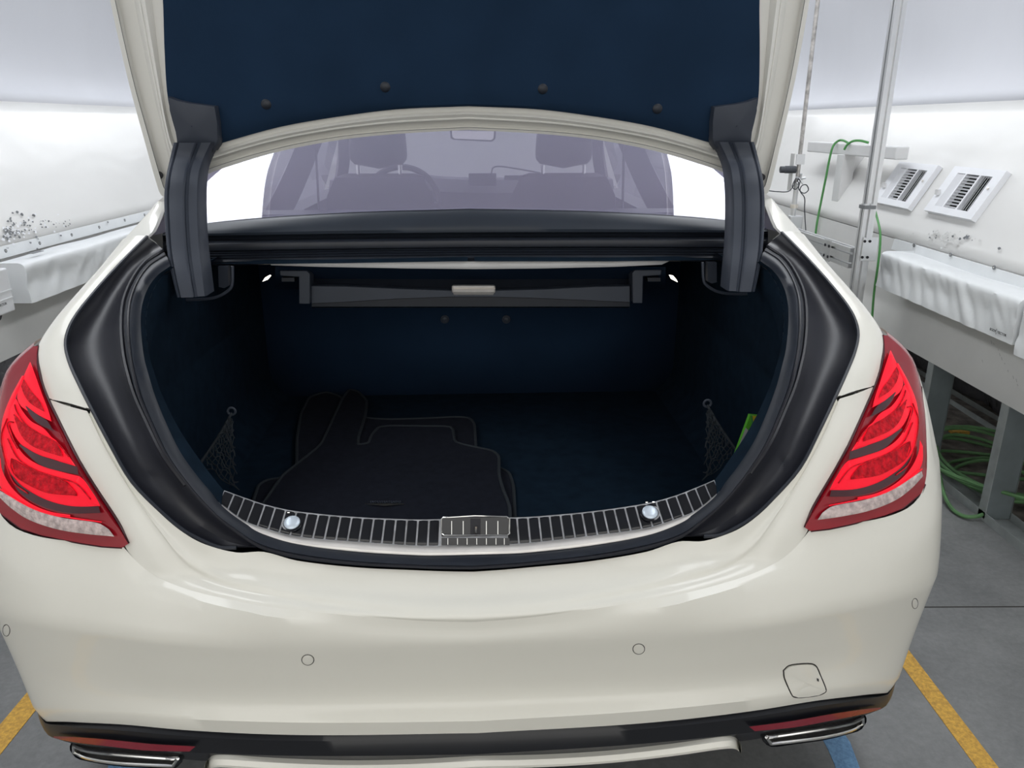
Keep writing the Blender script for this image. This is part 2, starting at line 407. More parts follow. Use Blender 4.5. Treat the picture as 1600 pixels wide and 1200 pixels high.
# ceiling
cm = MB()
cm.box((-1.31, Y0, 3.0), (1.02, Y1, 3.05)); struct('ceiling', cm, M['vault'], smooth=False)
cm = MB(); cm.box((-2.1, 10.23, 3.02), (-1.32, Y1, 3.06)); struct('trim_1', cm, M['vault'], smooth=False)
cm = MB(); cm.box((1.03, 10.23, 3.02), (1.85, Y1, 3.06)); struct('trim_2', cm, M['vault'], smooth=False)
cm = MB(); cm.box((-2.1, Y0, 3.02), (-1.32, .17, 3.06)); struct('trim_3', cm, M['vault'], smooth=False)
cm = MB(); cm.box((1.03, Y0, 3.02), (1.85, .17, 3.06)); struct('trim_4', cm, M['vault'], smooth=False)
for side, nm in ((-1,'left'),(1,'right')):
    lo, st, tp, v = wall_prof(side)
    # upper vault skin
    random.seed(3); rows = []
    ys = [Y0+(Y1-Y0)*k/60 for k in range(61)]
    prof = spl([(x,0,z) for x, z in v], 24)
    for i, q in enumerate(prof):
        fa = min(1, i/5)
        rows.append([Vector((q.x + side*fa*.035*noise.noise(Vector((y*1.1, i*.12, side*3.0))), y, q.z)) for y in ys])
    w0 = struct('wall_'+nm, MB().grid(rows), M['vault'], solid=.02)
    # sloping glossy white wall
    rows = []
    for k in range(13):
        u = k/12
        rows.append([Vector((st[0]+(tp[0]-st[0])*u + side*.003*noise.noise(Vector((y*.9, u*1.5, side))), y, st[1]+(tp[1]-st[1])*u)) for y in ys])
    put('sloping_panel', MB().grid(rows), M['wallw'], w0, solid=.002, so=0)
    put('lower_panel', MB().prism([(st[0],Y0,st[1]-.004),(lo[0],Y0,lo[1]),(lo[0]+side*.02,Y0,lo[1]),(st[0]+side*.02,Y0,st[1]-.004)], (0,Y1-Y0,0)), M['panel'], w0, smooth=False)
bw = MB().box((-4,Y1,-.0),(4,Y1+.05,3.2)); struct('wall_front', bw, M['panel'], smooth=False)
bw = MB().quad((-3.4,-.8,0),(-3.4,Y1,0),(-3.4,Y1,3),(-3.4,-.8,3)).quad((3.4,-.8,0),(3.4,Y1,0),(3.4,Y1,3),(3.4,-.8,3))
# paint chips on the sloping walls
def chips(nm, pts, side, parent):
    lo, st, tp, v = wall_prof(side); random.seed(5)
    m = MB()
    for (px, py) in pts:
        # meet the sloping plane
        d = ray(px, py, PS_ROOM); k = (tp[0]-st[0])/(tp[1]-st[1])
        t = (st[0]+k*(CAMH-st[1]))/(d.x-k*d.z)
        c = O+d*t; c.x -= side*.013
        s = random.uniform(.003,.011); a = random.uniform(0, 3.14)
        n = random.randint(4,6)
        m.quad(*[c+Vector((math.sin(a+6.283*j/n)*s*.5*k*random.uniform(.5,1), math.cos(a+6.283*j/n)*s*random.uniform(.6,1.6), math.sin(a+6.283*j/n)*s*random.uniform(.4,.8))) for j in range(n)])
    return put(nm, m, parent[1], parent[0], smooth=False, kind='stuff')
WL, WR = bpy.data.objects['wall_left'], bpy.data.objects['wall_right']
random.seed(9)
chips('paint_chips', [(random.gauss(30,38), 0) for _ in range(0)] + [(x, 360-x*.10+random.gauss(0,11)) for x in [abs(random.gauss(10,48)) for _ in range(90)]], -1, (WL, M['slot']))
chips('paint_chips', [(x, 362-x*.12+random.gauss(0,9)) for x in [abs(random.gauss(35,35)) for _ in range(60)]], -1, (WL, M['vent']))
chips('paint_chips', [(x, 372+(x-1485)*.12+random.gauss(0,6)) for x in [random.gauss(1480,22) for _ in range(60)]], 1, (WR, M['panel']))
chips('paint_chips', [(x, 370+(x-1485)*.10+random.gauss(0,6)) for x in [random.gauss(1490,30) for _ in range(16)]], 1, (WR, M['slot']))

sm_ = MB(); random.seed(8)
for px, py in ((1553,536),(1549,532),(1560,545),(1565,558),(1570,567),(1575,578),(1583,587),(1590,600),(1588,592),(1562,552),(1535,562),(1315,415),(1398,427)):
    d = ray(px, py, PS_ROOM); t = (1.79+.1728*(CAMH-.466))/(d.x-.1728*d.z); q = O+d*t; q.x -= .0015
    L_s = random.uniform(.004,.014)
    sm_.quad(q, q+Vector((0,-L_s*.8,-L_s)), q+Vector((0,-L_s*.8-.0015,-L_s+.0005)), q+Vector((0,-.0015,.0005)))
put('scuff_marks', sm_, M['slot'], WR, smooth=False, kind='stuff')
# floor markings
def flat(name, poly, m, label, cat, h=.0015, group=None):
    c = sum((Vector(q) for q in poly), Vector())/len(poly)
    return single(name, MB().prism([Vector((q[0],q[1],h)) for q in poly], (0,0,-h+.0002)), m, (c.x,c.y,0), label, cat, smooth=False, group=group)
flat('floor_line', [(1.092,-.8,0),(1.143,-.8,0),(1.143,7,0),(1.092,7,0)], M['yellow'], 'yellow painted bay line on the concrete right of the car', 'floor marking', group='yellow bay lines')
flat('floor_line', [(-1.264,-.8,0),(-1.204,-.8,0),(-1.204,7,0),(-1.264,7,0)], M['yellow'], 'yellow painted bay line on the concrete left of the car', 'floor marking', group='yellow bay lines')
flat('floor_tape', [R(1280,1146,z=0),R(1318,1146,z=0),R(1328,1160,z=0),R(1345,1205,z=0),R(1362,1240,z=0),R(1318,1240,z=0),R(1304,1195,z=0),R(1294,1172,z=0)], M['blue'], 'torn blue tape strip on floor below the right exhaust tip', 'floor marking')
flat('floor_tape', [R(170,1188,z=0),R(205,1187,z=0),R(232,1196,z=0),R(225,1240,z=0),R(165,1240,z=0)], M['blue'], 'scrap of blue tape on floor below the left exhaust tip', 'floor marking')

# fixing strips with grommets, padded covers
def strip(side, pxs, ya, yb, lab):
    lo, st, tp, v = wall_prof(side)
    x = st[0]-side*.004; k = (st[0]-lo[0])/(st[1]-lo[1])
    m = MB()
    m.hexa([(x-k*.05,ya,st[1]-.05),(x-k*.05,yb,st[1]-.05),(x-k*.05-side*.006,yb,st[1]-.05),(x-k*.05-side*.006,ya,st[1]-.05),
            (x,ya,st[1]),(x,yb,st[1]),(x-side*.006,yb,st[1]),(x-side*.006,ya,st[1])])
    o = single('fixing_strip', m, M['vinyl'], (x,(ya+yb)/2,st[1]-.04), lab, 'trim strip', smooth=False, group='vinyl fixing strips')
    for px, py in pxs:
        c = R(px, py, x=x-k*.02-side*.007)
        g = MB().lathe(c, (-side,0,0), [(.004,0),(.004,.002),(.0075,.002),(.0085,.001),(.0085,-.002)], 16)
        put('grommet', g, M['slot'], o)
        put('screw_head', MB().lathe(c, (-side,0,0), [(.003,0),(.003,.002),(0,.0025)], 10), M['steel'], o)
    return o
strip(1, [(1428,383),(1485,398),(1553,418)], 1.2, 3.68, 'vinyl fixing strip with three round grommets above the right padded cover')
strip(-1, [(9,392),(62,380),(112,367),(155,355),(195,344),(226,336)], 1.2, 9, 'vinyl fixing strip with a row of grommets above the left padded cover')
def cover(xf, xb, ya, yb, ht, hb, side, lab, cat='cover', seed=1):
    """long box wrapped in loose vinyl: ya near end, yb far end"""
    rows = []; n = 90
    sec = spl([(xb,0,ht-.014),(xf+side*.03,0,ht+.0),(xf,0,ht-.012),(xf,0,(ht+hb)/2),(xf-side*.004,0,hb)], 26)
    for i in range(n+1):
        y = ya+(yb-ya)*i/n; r = []
        for j, q in enumerate(sec):
            u = j/25; amp = .022*max(0, u-.33)/.67
            e = 1.4*abs(noise.noise(Vector((y*11+seed*9+u*2.5, u*1.3, seed))))**.8-.25
            e2 = noise.noise(Vector((y*2.5, u*2, seed+4)))
            amp *= (1-.75*max(0,(u-.75)/.25)); r.append(Vector((q.x - side*(amp*e*1.3+amp*e2), y+.02*noise.noise(Vector((y*3,u*2,9)))*u*0, q.z + (.006*e2 if u < .35 else 0) + (.004*e2 if j == 25 else 0))))
        rows.append(r)
    # ends
    m = MB(); m.grid(rows)
    for y, r, s in ((ya, rows[0], -1), (yb, rows[-1], 1)):
        back = [Vector((xb, q.y, q.z)) for q in r]
        mid = [Vector(((q.x+xb)/2, q.y+s*.012*noise.noise(Vector((q.z*14,1,2))), q.z)) for q in r]
        m.grid([r, mid, back])
    return single('padded_cover', m, M['vinyl'], ((xf+xb)/2,(ya+yb)/2,hb), lab, cat, group='padded vinyl covers along the walls')
lo, st, tp, v = wall_prof(1)
c1 = R(1582,539,x=1.70); c2 = R(1369,450,x=1.70)
cr = cover(1.70, 1.855, c1.y, c2.y, .874, c1.z+.0, 1, 'crinkled white vinyl padded cover along the right wall', seed=2)
for nm, (px, py), (qx, qy) in (('fold',(0,0),(0,0)),): pass
cr2 = cover(1.70, 1.855, c1.y-1.0, c1.y-.02, .865, .69, 1, 'end of a second white vinyl cover cut off at right edge of photo', seed=5)
cl = cover(-2.05, -2.22, 3.27, 5.6, .858, .685, -1, 'crinkled white vinyl padded cover along the left wall', seed=3)
# nearer left box
b = MB(); q = R(12,418,x=-2.0); q2 = R(24,485,x=-2.0)
yb = (q.y+q2.y)/2
b.box((-2.18, yb-1.0, q2.z), (-2.0, yb, q.z))
bx = single('wrapped_box', b, M['cowl'], (-2.09, yb-.5, q2.z), 'white wrapped box at the far left edge of photo, beside padded cover', 'box', smooth=False, bevel=.006)
put('fold_line', MB().box((-2.0,yb-1,q2.z+.085),(-1.998,yb,q2.z+.089)).box((-2.0,yb-1,q2.z+.055),(-1.998,yb,q2.z+.058)), M['vinyl'], bx, smooth=False)
put('clip', MB().hexa([(-2.03,yb-.13,q2.z-.025),(-2.0,yb-.13,q2.z-.025),(-2.0,yb-.10,q2.z-.012),(-2.03,yb-.10,q2.z-.012),(-2.03,yb-.14,q2.z),(-2.0,yb-.14,q2.z),(-2.0,yb-.09,q2.z),(-2.03,yb-.09,q2.z)]), M['ink'], bx, smooth=False)
def text(body, origin, right, up, size, parent, m):
    cu = bpy.data.curves.new('t', 'FONT'); cu.body = body; cu.size = size; cu.extrude = .0004; cu.align_x = 'LEFT'
    to = bpy.data.objects.new('t', cu); sc.collection.objects.link(to)
    dg = bpy.context.evaluated_depsgraph_get(); me = bpy.data.meshes.new_from_object(to.evaluated_get(dg))
    bpy.data.objects.remove(to)
    right = Vector(right).normalized(); up = Vector(up).normalized(); nn = right.cross(up)
    bs = BASE[parent.name]
    for vv in me.vertices:
        c = vv.co; vv.co = Vector(origin)+right*c.x+up*c.y+nn*c.z-bs
    me.materials.clear(); me.materials.append(m)
    o = bpy.data.objects.new('lettering', me); sc.collection.objects.link(o); o.parent = parent; BASE[o.name] = bs
    return o
def logo(org, right, up, s, parent):
    org = Vector(org); right = Vector(right).normalized(); up = Vector(up)
    text('BODY', org, right, up, s, parent, M['ink'])
    c = org+right*s*3.05+up*s*.35
    text('TECTOR', org+right*s*3.5, right, up, s, parent, M['ink'])
    n = right.cross(up).normalized()*.0006
    P = [c+up*s*.85, c+right*s*.42, c-up*s*.85, c-right*s*.42]; Q = [c+(p_-c)*.72 for p_ in P]
    m = MB()
    for i in range(4): m.quad(P[i]+n, P[(i+1)%4]+n, Q[(i+1)%4]+n, Q[i]+n)
    put('diamond_mark', m, M['ink'], parent, smooth=False)
# right cover: text runs towards the camera
a = R(1549,513,x=1.684); b_ = R(1571,518.5,x=1.684)
logo((1.679, a.y, a.z-.006), (0,-1,0), (0,0,1), .0125, cr)
a = R(-14,482,x=-1.996)
logo((-1.9965, a.y, a.z-.006), (0,1,.0), (0,0,1), .0135, bx)
put('care_label', MB().box((-2.12,3.42,.874),(-2.09,3.50,.8755)), M['slot'], cl, smooth=False)

# air registers on the right sloping wall
k = (tp[0]-st[0])/(tp[1]-st[1]); sl = Vector((k,0,1)).normalized(); nrm = Vector((-1,0,k)).normalized()
def onslope(px, py, off=0):
    d = ray(px, py, PS_ROOM); o_ = O - nrm*off
    t = (Vector((st[0],0,st[1]))-o_).dot(nrm)/d.dot(nrm)
    return O+d*t
def vent(c00, c10, c01, lab):
    """c00 near-bottom, c10 far-bottom, c01 near-top (pixels)"""
    A, B, D = onslope(*c00, .024), onslope(*c10, .024), onslope(*c01, .024)
    wv = Vector((0,1,0)); W = B.y-A.y; Hh = (D-A).dot(sl); A0 = Vector(A)
    def P(u, v_, n_=0): return A0+wv*u*W+sl*v_*Hh+nrm*n_
    t = thing('air_register', P(.5,0), lab, 'vent', group='air registers on the right wall')
    f = MB()
    def bar(u0,u1,v0,v1,z0=-.022,z1=.004): f.hexa([P(u0,v0,z0),P(u1,v0,z0),P(u1,v1,z0),P(u0,v1,z0),P(u0,v0,z1),P(u1,v0,z1),P(u1,v1,z1),P(u0,v1,z1)])
    bar(0,1,0,.14); bar(0,1,.86,1); bar(0,.16,.14,.86); bar(.84,1,.14,.86); bar(.375,.405,.14,.86); bar(.655,.685,.14,.86)
    put('frame', f, M['vent'], t, smooth=False)
    f = MB(); bar(.14,.86,.12,.88,-.0185,-.0175); put('back_plate', f, M['ventdark'], t, smooth=False)  # plate stands for the dark gap behind the slats
    def slat(u0,u1,v0,v1,z0,z1,tilt,dark=False):
        f = MB(); e = .0012
        if tilt == 'v': # slat runs along v, tilted in u
            f.hexa([P(u0,v0,z0),P(u1,v0,z1),P(u1,v1,z1),P(u0,v1,z0),P(u0,v0,z0+e),P(u1,v0,z1+e),P(u1,v1,z1+e),P(u0,v1,z0+e)])
        else:
            f.hexa([P(u0,v0,z0),P(u1,v0,z0),P(u1,v1,z1),P(u0,v1,z1),P(u0,v0,z0+e),P(u1,v0,z0+e),P(u1,v1,z1+e),P(u0,v1,z1+e)])
        put('slat', f, M['vent'], t, smooth=False)
    for i in range(5):      # far column (left in the photo): closed-looking
        u = .69+i*.031; slat(u, u+.022, .15, .85, -.006, .003, 'v')
    for i in range(5):      # near column: open, dark between
        u = .165+i*.042; slat(u, u+.010, .15, .85, .006, .002, 'v')
    for i in range(11):
        v0 = .15+i*.0645; slat(.41, .65, v0, v0+.024, -.0, .005, 'h')
    f = MB().lathe(P(.08,.62), nrm, [(.006,.008),(.006,.010),(0,.011)], 10); put('screw', f, M['steel'], t)
    f = MB().box(P(.92,.40,.012)-Vector((.008,.01,.012)), P(.92,.40,.012)+Vector((.006,.012,.012))); put('lever', f, M['bracketw'], t, smooth=False)
    return t
vent((1518,344),(1443,330),(1578,268),'white wall register with open louvres, nearer of the two')
vent((1419,327),(1362,317),(1470,259),'white wall register half behind the aluminium post, farther of the two')

# bracket stand on the wall (beam, leg) and hose
bt = thing('wall_bracket', (1.95,4.5,1.0), 'white steel beam bracket on the right wall with hose over it', 'bracket')
hb = R(1340,225,x=1.95).z
put('beam', MB().box((1.92,3.93,hb-.062),(1.985,5.1,hb)), M['bracketw'], bt, smooth=False, bevel=.006)
lx = R(1318,250,x=1.93).y
put('leg', MB().box((1.915,lx-.03,.99),(1.985,lx+.06,hb-.06)), M['bracketw'], bt, smooth=False, bevel=.003)
put('gusset', MB().prism([(1.96,lx+.02,hb-.06),(2.14,lx+.02,hb-.06),(2.1,lx+.02,1.27),(1.96,lx+.02,1.08)],(0,.02,0)), M['bracketw'], bt, smooth=False)
yv = lx-.02
hp = [(1357,223,1.99),(1345,220,1.96),(1333,220.5,1.93),(1324,226,1.91),(1319,234,1.90)]
pts = [R(px,py,x=xx) for px,py,xx in hp]
hz = thing('air_hose', (1.9,4.6,.9), 'bright green hose draped over the white wall bracket', 'hose')
put('hose_loop', MB().tube(spl(pts, 24), .0065, 8), M['hose'], hz)
hp = [(1328,226,1.94),(1320,220.5,1.935),(1311,219.5,1.93),(1303,226,1.90),(1298,240,1.885),(1290,280,1.87),(1282,320,1.86),(1276,352,1.84),(1272.5,387,1.83),(1271,450,1.81)]
pts = [R(px,py,x=xx) for px,py,xx in hp]
put('hose_drop', MB().tube(spl(pts, 50), .0065, 8), M['hose'], hz)
hp = [(1364,318,1.80),(1369,335,1.79),(1375,362,1.77),(1375,385,1.76),(1371,420,1.75),(1366,455,1.75),(1363,492,1.75),(1361,530,1.74)]
pts = [R(px,py,x=xx-.0) for px,py,xx in hp]
single('hanging_hose', MB().tube(spl(pts, 40), .0055, 8), M['hose'], pts[3], 'thin green hose hanging right behind the aluminium post', 'hose')

# aluminium profile posts and rails
def profile(m, p0, p1, s, ax):
    """20-40 style slotted extrusion between points, cross axes given"""
    p0, p1 = Vector(p0), Vector(p1); a, b = Vector(ax[0]), Vector(ax[1])
    h = s/2; g = s*.11; d = s*.30
    sec = []
    for k_ in range(4):
        ca, sa = math.cos(k_*math.pi/2), math.sin(k_*math.pi/2)
        for u, v_ in ((h,-h),(h,-g),(h-d,-g),(h-d,g),(h,g)):
            sec.append((u*ca-v_*sa, u*sa+v_*ca))
    r0 = [p0+a*u+b*v_ for u, v_ in sec]; r1 = [p1+a*u+b*v_ for u, v_ in sec]
    m.grid([r0, r1], cu=True)
    bs = len(m.v); m.v += r0+r1; n = len(sec)
    m.f.append(tuple(bs+i for i in range(n))); m.f.append(tuple(bs+n+i for i in reversed(range(n))))
px0 = 1.60; py0 = 3.44
pt = thing('aluminium_post', (px0,py0,0), 'tall slotted aluminium profile post standing right of the car', 'post')
m = MB(); profile(m, (px0,py0,0), (px0,py0,2.9), .045, ((1,0,0),(0,1,0))); put('upright', m, M['alu'], pt, smooth=False)
m = MB(); profile(m, (px0-.03,py0-.048,0), (px0-.03,py0-.048,1.09), .042, ((1,0,0),(0,1,0))); put('lower_upright', m, M['alu'], pt, smooth=False)
q = R(1348,329,x=px0-.03)
put('end_clamp', MB().box((px0-.055,py0-.075,1.07),(px0-.005,py0-.02,1.085)), M['slot'], pt, smooth=False)
q0 = R(1344,408,y=py0-.075); q1 = R(1373,371,y=py0-.075)
pl = put('joint_plate', MB().box((q0.x,py0-.078,q0.z),(q1.x,py0-.07,q1.z)), M['alu'], pt, smooth=False, bevel=.002)
for px, py in ((1351,377),(1359,377),(1347,402),(1355,402)):
    put('bolt', MB().lathe(R(px,py,y=py0-.078), (0,-1,0), [(.006,0),(.006,.004),(.003,.004),(.003,.001),(0,.001)], 10), M['ink'], pl)
hr = .865
rt = thing('aluminium_rail', (1.58,3.8,hr), 'horizontal slotted aluminium rail joining the post and the thin rod', 'rail')
m = MB(); profile(m, (1.575,py0+.02,hr), (1.55,4.22,hr), .045, ((1,0,0),(0,0,1))); profile(m, (1.575,py0+.02,hr-.045), (1.55,4.22,hr-.045), .045, ((1,0,0),(0,0,1)))
put('rail_profile', m, M['alu'], rt, smooth=False)
jb = put('rail_joint', MB().box((1.545,3.66,hr-.072),(1.55,3.74,hr+.026)), M['alu'], rt, smooth=False)
for dy, dz in ((.015,-.05),(.06,-.05),(.015,-.0),(.06,-.0)):
    put('bolt', MB().lathe((1.545,3.66+dy,hr+dz), (-1,0,0), [(.007,0),(.007,.004),(0,.004)], 8), M['ink'], jb)
# rod with sensor
rx, ry = 1.548, 4.20
rd = thing('sensor_rod', (rx,ry,.8), 'worn thin steel rod with a small black camera clamped to it', 'stand')
put('rod', MB().tube([(rx,ry,.80),(rx,ry,2.95)], .0105, 12), M['rust'], rd)
put('rod_sleeve', MB().tube([(rx,ry,.90),(rx,ry,1.12)], .013, 12), M['alu'], rd)
q0 = R(1234,298,y=ry); q1 = R(1244,240,y=ry)
put('back_plate', MB().box((q0.x-.005,ry-.02,q0.z),(q1.x-.012,ry+.03,q1.z)), M['panel'], rd, smooth=False)
q0 = R(1243,257,y=ry-.02); q1 = R(1258,241,y=ry-.02)
put('clamp_plate', MB().box((q0.x,ry-.024,q0.z),(q1.x,ry-.018,q1.z)), M['alu'], rd, smooth=False)
q0 = R(1240,265,y=ry-.02); q1 = R(1219,265,y=ry-.02)
cb = put('camera_barrel', MB().lathe(q0, (-1,0,0), [(0,-.01),(.019,-.01),(.019,.045),(.017,.047),(.017,.07),(.012,.071),(0,.068)], 18), M['cable'], rd)
q0 = R(1250,280,y=ry-.03)
kn = MB()
for i in range(5):
    a_ = i*6.283/5+.3; kn.tube([q0, q0+Vector((math.cos(a_)*.028,-.01,math.sin(a_)*.028))], .006, 6)
put('clamp_knob', kn, M['alu'], rd)
put('collar', MB().lathe((rx,ry,.99), (0,0,1), [(.014,0),(.021,.0),(.021,.02),(.014,.02)], 14), M['steel'], rd)
put('foot_clamp', MB().box((rx-.02,ry-.03,.86),(rx+.045,ry+.02,.95)), M['alu'], rd, smooth=False, bevel=.004)
cp = [(1201,298),(1215,299.5),(1232,299),(1240,290),(1244,278),(1250,282),(1248,295),(1256,302),(1263,297),(1260,289),(1253,290),(1250,298),(1257,309),(1257,325),(1258,345),(1259,365),(1257,380)]
put('cable', MB().tube(spl([R(px,py,y=ry-.04) for px,py in cp], 90), .0028, 6), M['cable'], rd)
cp = [(1244,278),(1240,285),(1238,292),(1243,296),(1248,290),(1246,280)]
put('cable', MB().tube(spl([R(px,py,y=ry-.045) for px,py in cp], 30), .0025, 6), M['cable'], rd)

# framing under the right wall
for i, yy in ((1,2.56),(2,3.07),(3,3.58)):
    t = thing('steel_stud', (1.83,yy,0), ['','galvanised stud under the right wall nearest the camera','galvanised stud under the right wall beside the tail lamp','galvanised stud third along the right wall, just behind the tail lamp','galvanised stud farthest along the right wall behind the car'][i] if i else '', 'stud', group='studs under the right wall')
    put('web', MB().box((1.80,yy,.01),(1.895,yy+.003,.50)), M['stud'], t, smooth=False)
    put('flange', MB().box((1.797,yy,.01),(1.80,yy+.042,.50)), M['studl'], t, smooth=False)
    put('flange', MB().box((1.893,yy,.01),(1.896,yy+.042,.50)), M['studl'], t, smooth=False)
def track(x, lab):
    m = MB().box((x,.5,0),(x+.095,9,.004)).box((x-.003,.5,0),(x,9,.035)).box((x+.095,.5,0),(x+.098,9,.035))
    single('floor_track', m, M['studl'], (x,4,0), lab, 'metal track', smooth=False, group='floor tracks')
track(1.80, 'galvanised floor track under the right wall studs')
track(2.36, 'second galvanised floor track in the dark behind the studs')
# ground behind
m = MB(); rows = []
for i in range(40):
    rows.append([Vector((1.91+j*.05, .6+i*.2, .006+.012*abs(noise.noise(Vector((i*.7,j*.6,1)))))) for j in range(26)])
single('dirt_patch', m.grid(rows), M['debris'], (2.4,4,0), 'dirty littered ground behind the studs on the right', 'dirt', kind='stuff')
rows = []
for i in range(90):
    y = .6+i*.09; r = []
    for j in range(28):
        z = j*.06; r.append(Vector((2.52-.05*(z) + .05*noise.noise(Vector((y*3,z*5,2))) + .02*noise.noise(Vector((y*9,z*9,5))), y, z)))
    rows.append(r)
single('plastic_sheet', MB().grid(rows), M['plastic'], (2.5,4,0), 'crinkled black polythene sheet hanging behind the studs', 'sheet')
rows = []
for i in range(30):
    y = .6+i*.28; rows.append([Vector((-2.25-.02*noise.noise(Vector((y*2,j*.3,7))), y, j*.05)) for j in range(10)])
single('plastic_sheet', MB().grid(rows), M['plastic'], (-2.25,4,0), 'black polythene sheet under the left wall', 'sheet')
single('wood_chip', MB().box((2.12,3.36,.02),(2.20,3.40,.035)), M['yellow'], (2.16,3.38,.02), 'small orange scrap lying on the dirt behind the studs', 'scrap', smooth=False)
single('tin_lid', MB().lathe((2.43,2.98,.04),(0,0,1),[(0,0),(.03,0),(.034,.006),(.034,0)],14), M['studl'], (2.43,2.98,.04), 'flat grey disc lying on the track behind the studs', 'scrap')
# hose coil
random.seed(4); hc = thing('coiled_hose', (2.03,2.95,0), 'coiled green hose lying on the floor behind the steel studs', 'hose')
for i in range(7):
    n = 30; rx_, ry_ = .15+.02*i, .17+.035*i
    cx_, cy_ = 2.03+random.uniform(-.03,.03), 2.90+random.uniform(-.05,.05)
    pts = [Vector((cx_+rx_*math.cos(6.283*j/n), cy_+ry_*math.sin(6.283*j/n), .03+.012*i+.02*math.sin(6.283*j/n*2+i))) for j in range(n)]
    put('hose_turn', MB().tube(pts, .0075, 7, closed=True), M['hose2'], hc)
pts = [R(1455,735,z=.05),R(1500,738,z=.05),R(1560,745,z=.05),R(1640,752,z=.05)]
put('hose_tail', MB().tube(spl(pts, 20), .0075, 7), M['hose2'], hc)
pts = [R(1468,742,z=.06),R(1478,765,z=.05),R(1473,752,z=.05),R(1476,775,z=.03),R(1490,797,z=.012),R(1508,807,z=.012),R(1530,806,z=.02),R(1550,795,z=.03)]
put('hose_tail', MB().tube(spl([pts[0],pts[3],pts[4],pts[5],pts[6],pts[7]], 30), .0075, 7), M['hose2'], hc)
#CAR
# ================================================================== THE CAR (built in its own frame, turned by ALPHA)
car = thing('car', (0,3.4,0), 'pearl white saloon car with its trunk lid open, seen from behind', 'car', car=True)
def S(l, off=0.0, push=0.0): return [surf(px, py, off, push) for px, py in l]

# ---- key curves of the right half (pixels of the photograph), met with the car's skin
I_ = [(741,890),(785,887),(830,883),(920,874),(1010,859),(1060,843),(1100,842),(1145,831),(1175,813),(1205,786),(1250,735),(1280,678),(1307,621)]
K_ = [(741,960),(795,957),(850,952),(950,935),(1040,916),(1088,904),(1122,893),(1156,876),(1182,853),(1204,822),(1246,756),(1286,683),(1312,623)]
M_ = [(741,972),(795,968),(850,962),(950,948),(1060,929),(1120,914),(1172,898),(1218,876),(1246,852),(1262,829),(1268,797),(1326,695),(1367,603)]
# lamp outline: bottom edge from the inner tip outward
LB_ = [(1262,829),(1290,826),(1333,817),(1365,809),(1393,801),(1418,789),(1436,772),(1447,752)]
N1 = len(I_)
Ih, Kh, Mh = S(I_), S(K_), S(M_)
for q in Ih[:7]: q.z -= .004
def side_ext(p, n, dy=.35, xs=(.951,.957,.958)):
    return p
body = MB()
# shelf between opening and crease, with a soft step
Jh = [a.lerp(b, .42)+Vector((0,0,-.006)) for a, b in zip(Ih, Kh)]
J2 = [a.lerp(b, .80)+Vector((0,-.002,.0)) for a, b in zip(Ih, Kh)]
Kin = [b.lerp(c, -.10)+Vector((0,.0,.001)) for b, c in zip(Kh, Mh)]
per = 5
rows = [Ih, Jh, J2, Kh, [a.lerp(b,.5)+Vector((0,-.003,0)) for a, b in zip(Kh, Mh)], Mh]
rows = [full2(splp(r, per)) for r in rows]
for r in rows: pass
dense = []
for a in zip(*rows): dense.append(splp(a, 4))
g1 = [list(r) for r in zip(*dense)]
body.grid(g1)
inner_lip = [Vector((q.x*.995, q.y+.03, q.z-.03)) for q in g1[0]]
body.grid([inner_lip, g1[0]])

bump_up = put('rear_upper_panel', body, M['paint'], car)

# bumper: from lamp bottom edge / centre down
iM = M_.index((1262,829))
side_z = []
def wrap(l, z_end, x_end=.955, n=4, y1=1.78, xm=.953):
    """carry a row round the corner and along the side to the wheel arch"""
    p = l[-1]; out = list(l)
    for k in range(1, n+1):
        u = k/n
        y = p.y+(y1-p.y)*u
        out.append(Vector((p.x+(x_end-p.x)*(1-(1-u)**2.2), y, p.z+(z_end-p.z)*u)))
    return out
R0 = S(M_[:iM+1])+S(LB_[1:])
U_ = [(741,986),(850,977),(950,963),(1060,943),(1150,916),(1200,897),(1257,884),(1333,865),(1400,845),(1440,824),(1459,806)]
L_ = [(741,1008),(850,1006),(950,999),(1060,989),(1150,979),(1200,972),(1270,959),(1333,946),(1400,929),(1440,915),(1463,900)]
C1 = [(741,1050),(850,1048),(950,1042),(1060,1034),(1150,1023),(1200,1015),(1270,1003),(1333,990),(1390,975),(1425,963),(1444,953)]
C2 = [(741,1092),(850,1090),(950,1084),(1060,1076),(1150,1066),(1200,1058),(1270,1046),(1333,1034),(1380,1023),(1408,1014),(1425,1006)]
B_ = [(741,1124),(850,1122),(950,1115),(1060,1106),(1150,1096),(1200,1090),(1270,1080),(1333,1071),(1370,1067),(1392,1066),(1405,1066)]
E_ = [(741,1143),(850,1141),(950,1134),(1060,1124),(1150,1113),(1200,1106),(1270,1094),(1333,1084),(1360,1082),(1377,1081),(1388,1080)]
NB = 56
def row(l, ze, off=0, per=1, yend=1.78): return spl(wrap(S(l, off), ze, yend and .955, 4, yend), NB)
def rowp(pts, ze, yend=1.78): return spl(wrap(pts, ze, .955, 4, yend), NB)
def upper(l):
    hs = S(l); tab = []
    for h in hs:
        if not tab or h.x > tab[-1][0]+.004: tab.append((abs(h.x), h.z))
    z = smoothf(tab)
    return [Vector((x, rearprof(z(x), x)+y, z(x))) for x, y in STA]
rR0, rU = upper(M_[:iM+1]+LB_[1:]), upper(U_)
def Qf(a_, b_): return lambda x: a_+(b_-a_)*min(1, x/.9)**2
rU = [Vector((q.x, q.y, min(q.z, p.z-.006))) for q, p in zip(rU, rR0)]
rL = xrow(L_, Qf(1.030,1.032))
rC1 = xrow(C1, Qf(1.054,1.050))
rC2 = xrow(C2, Qf(1.068,1.068))
rB = xrow(B_, Qf(1.046,1.084))
rE = xrow(E_, Qf(1.056,1.100))
mb = MB(); full_rows = []
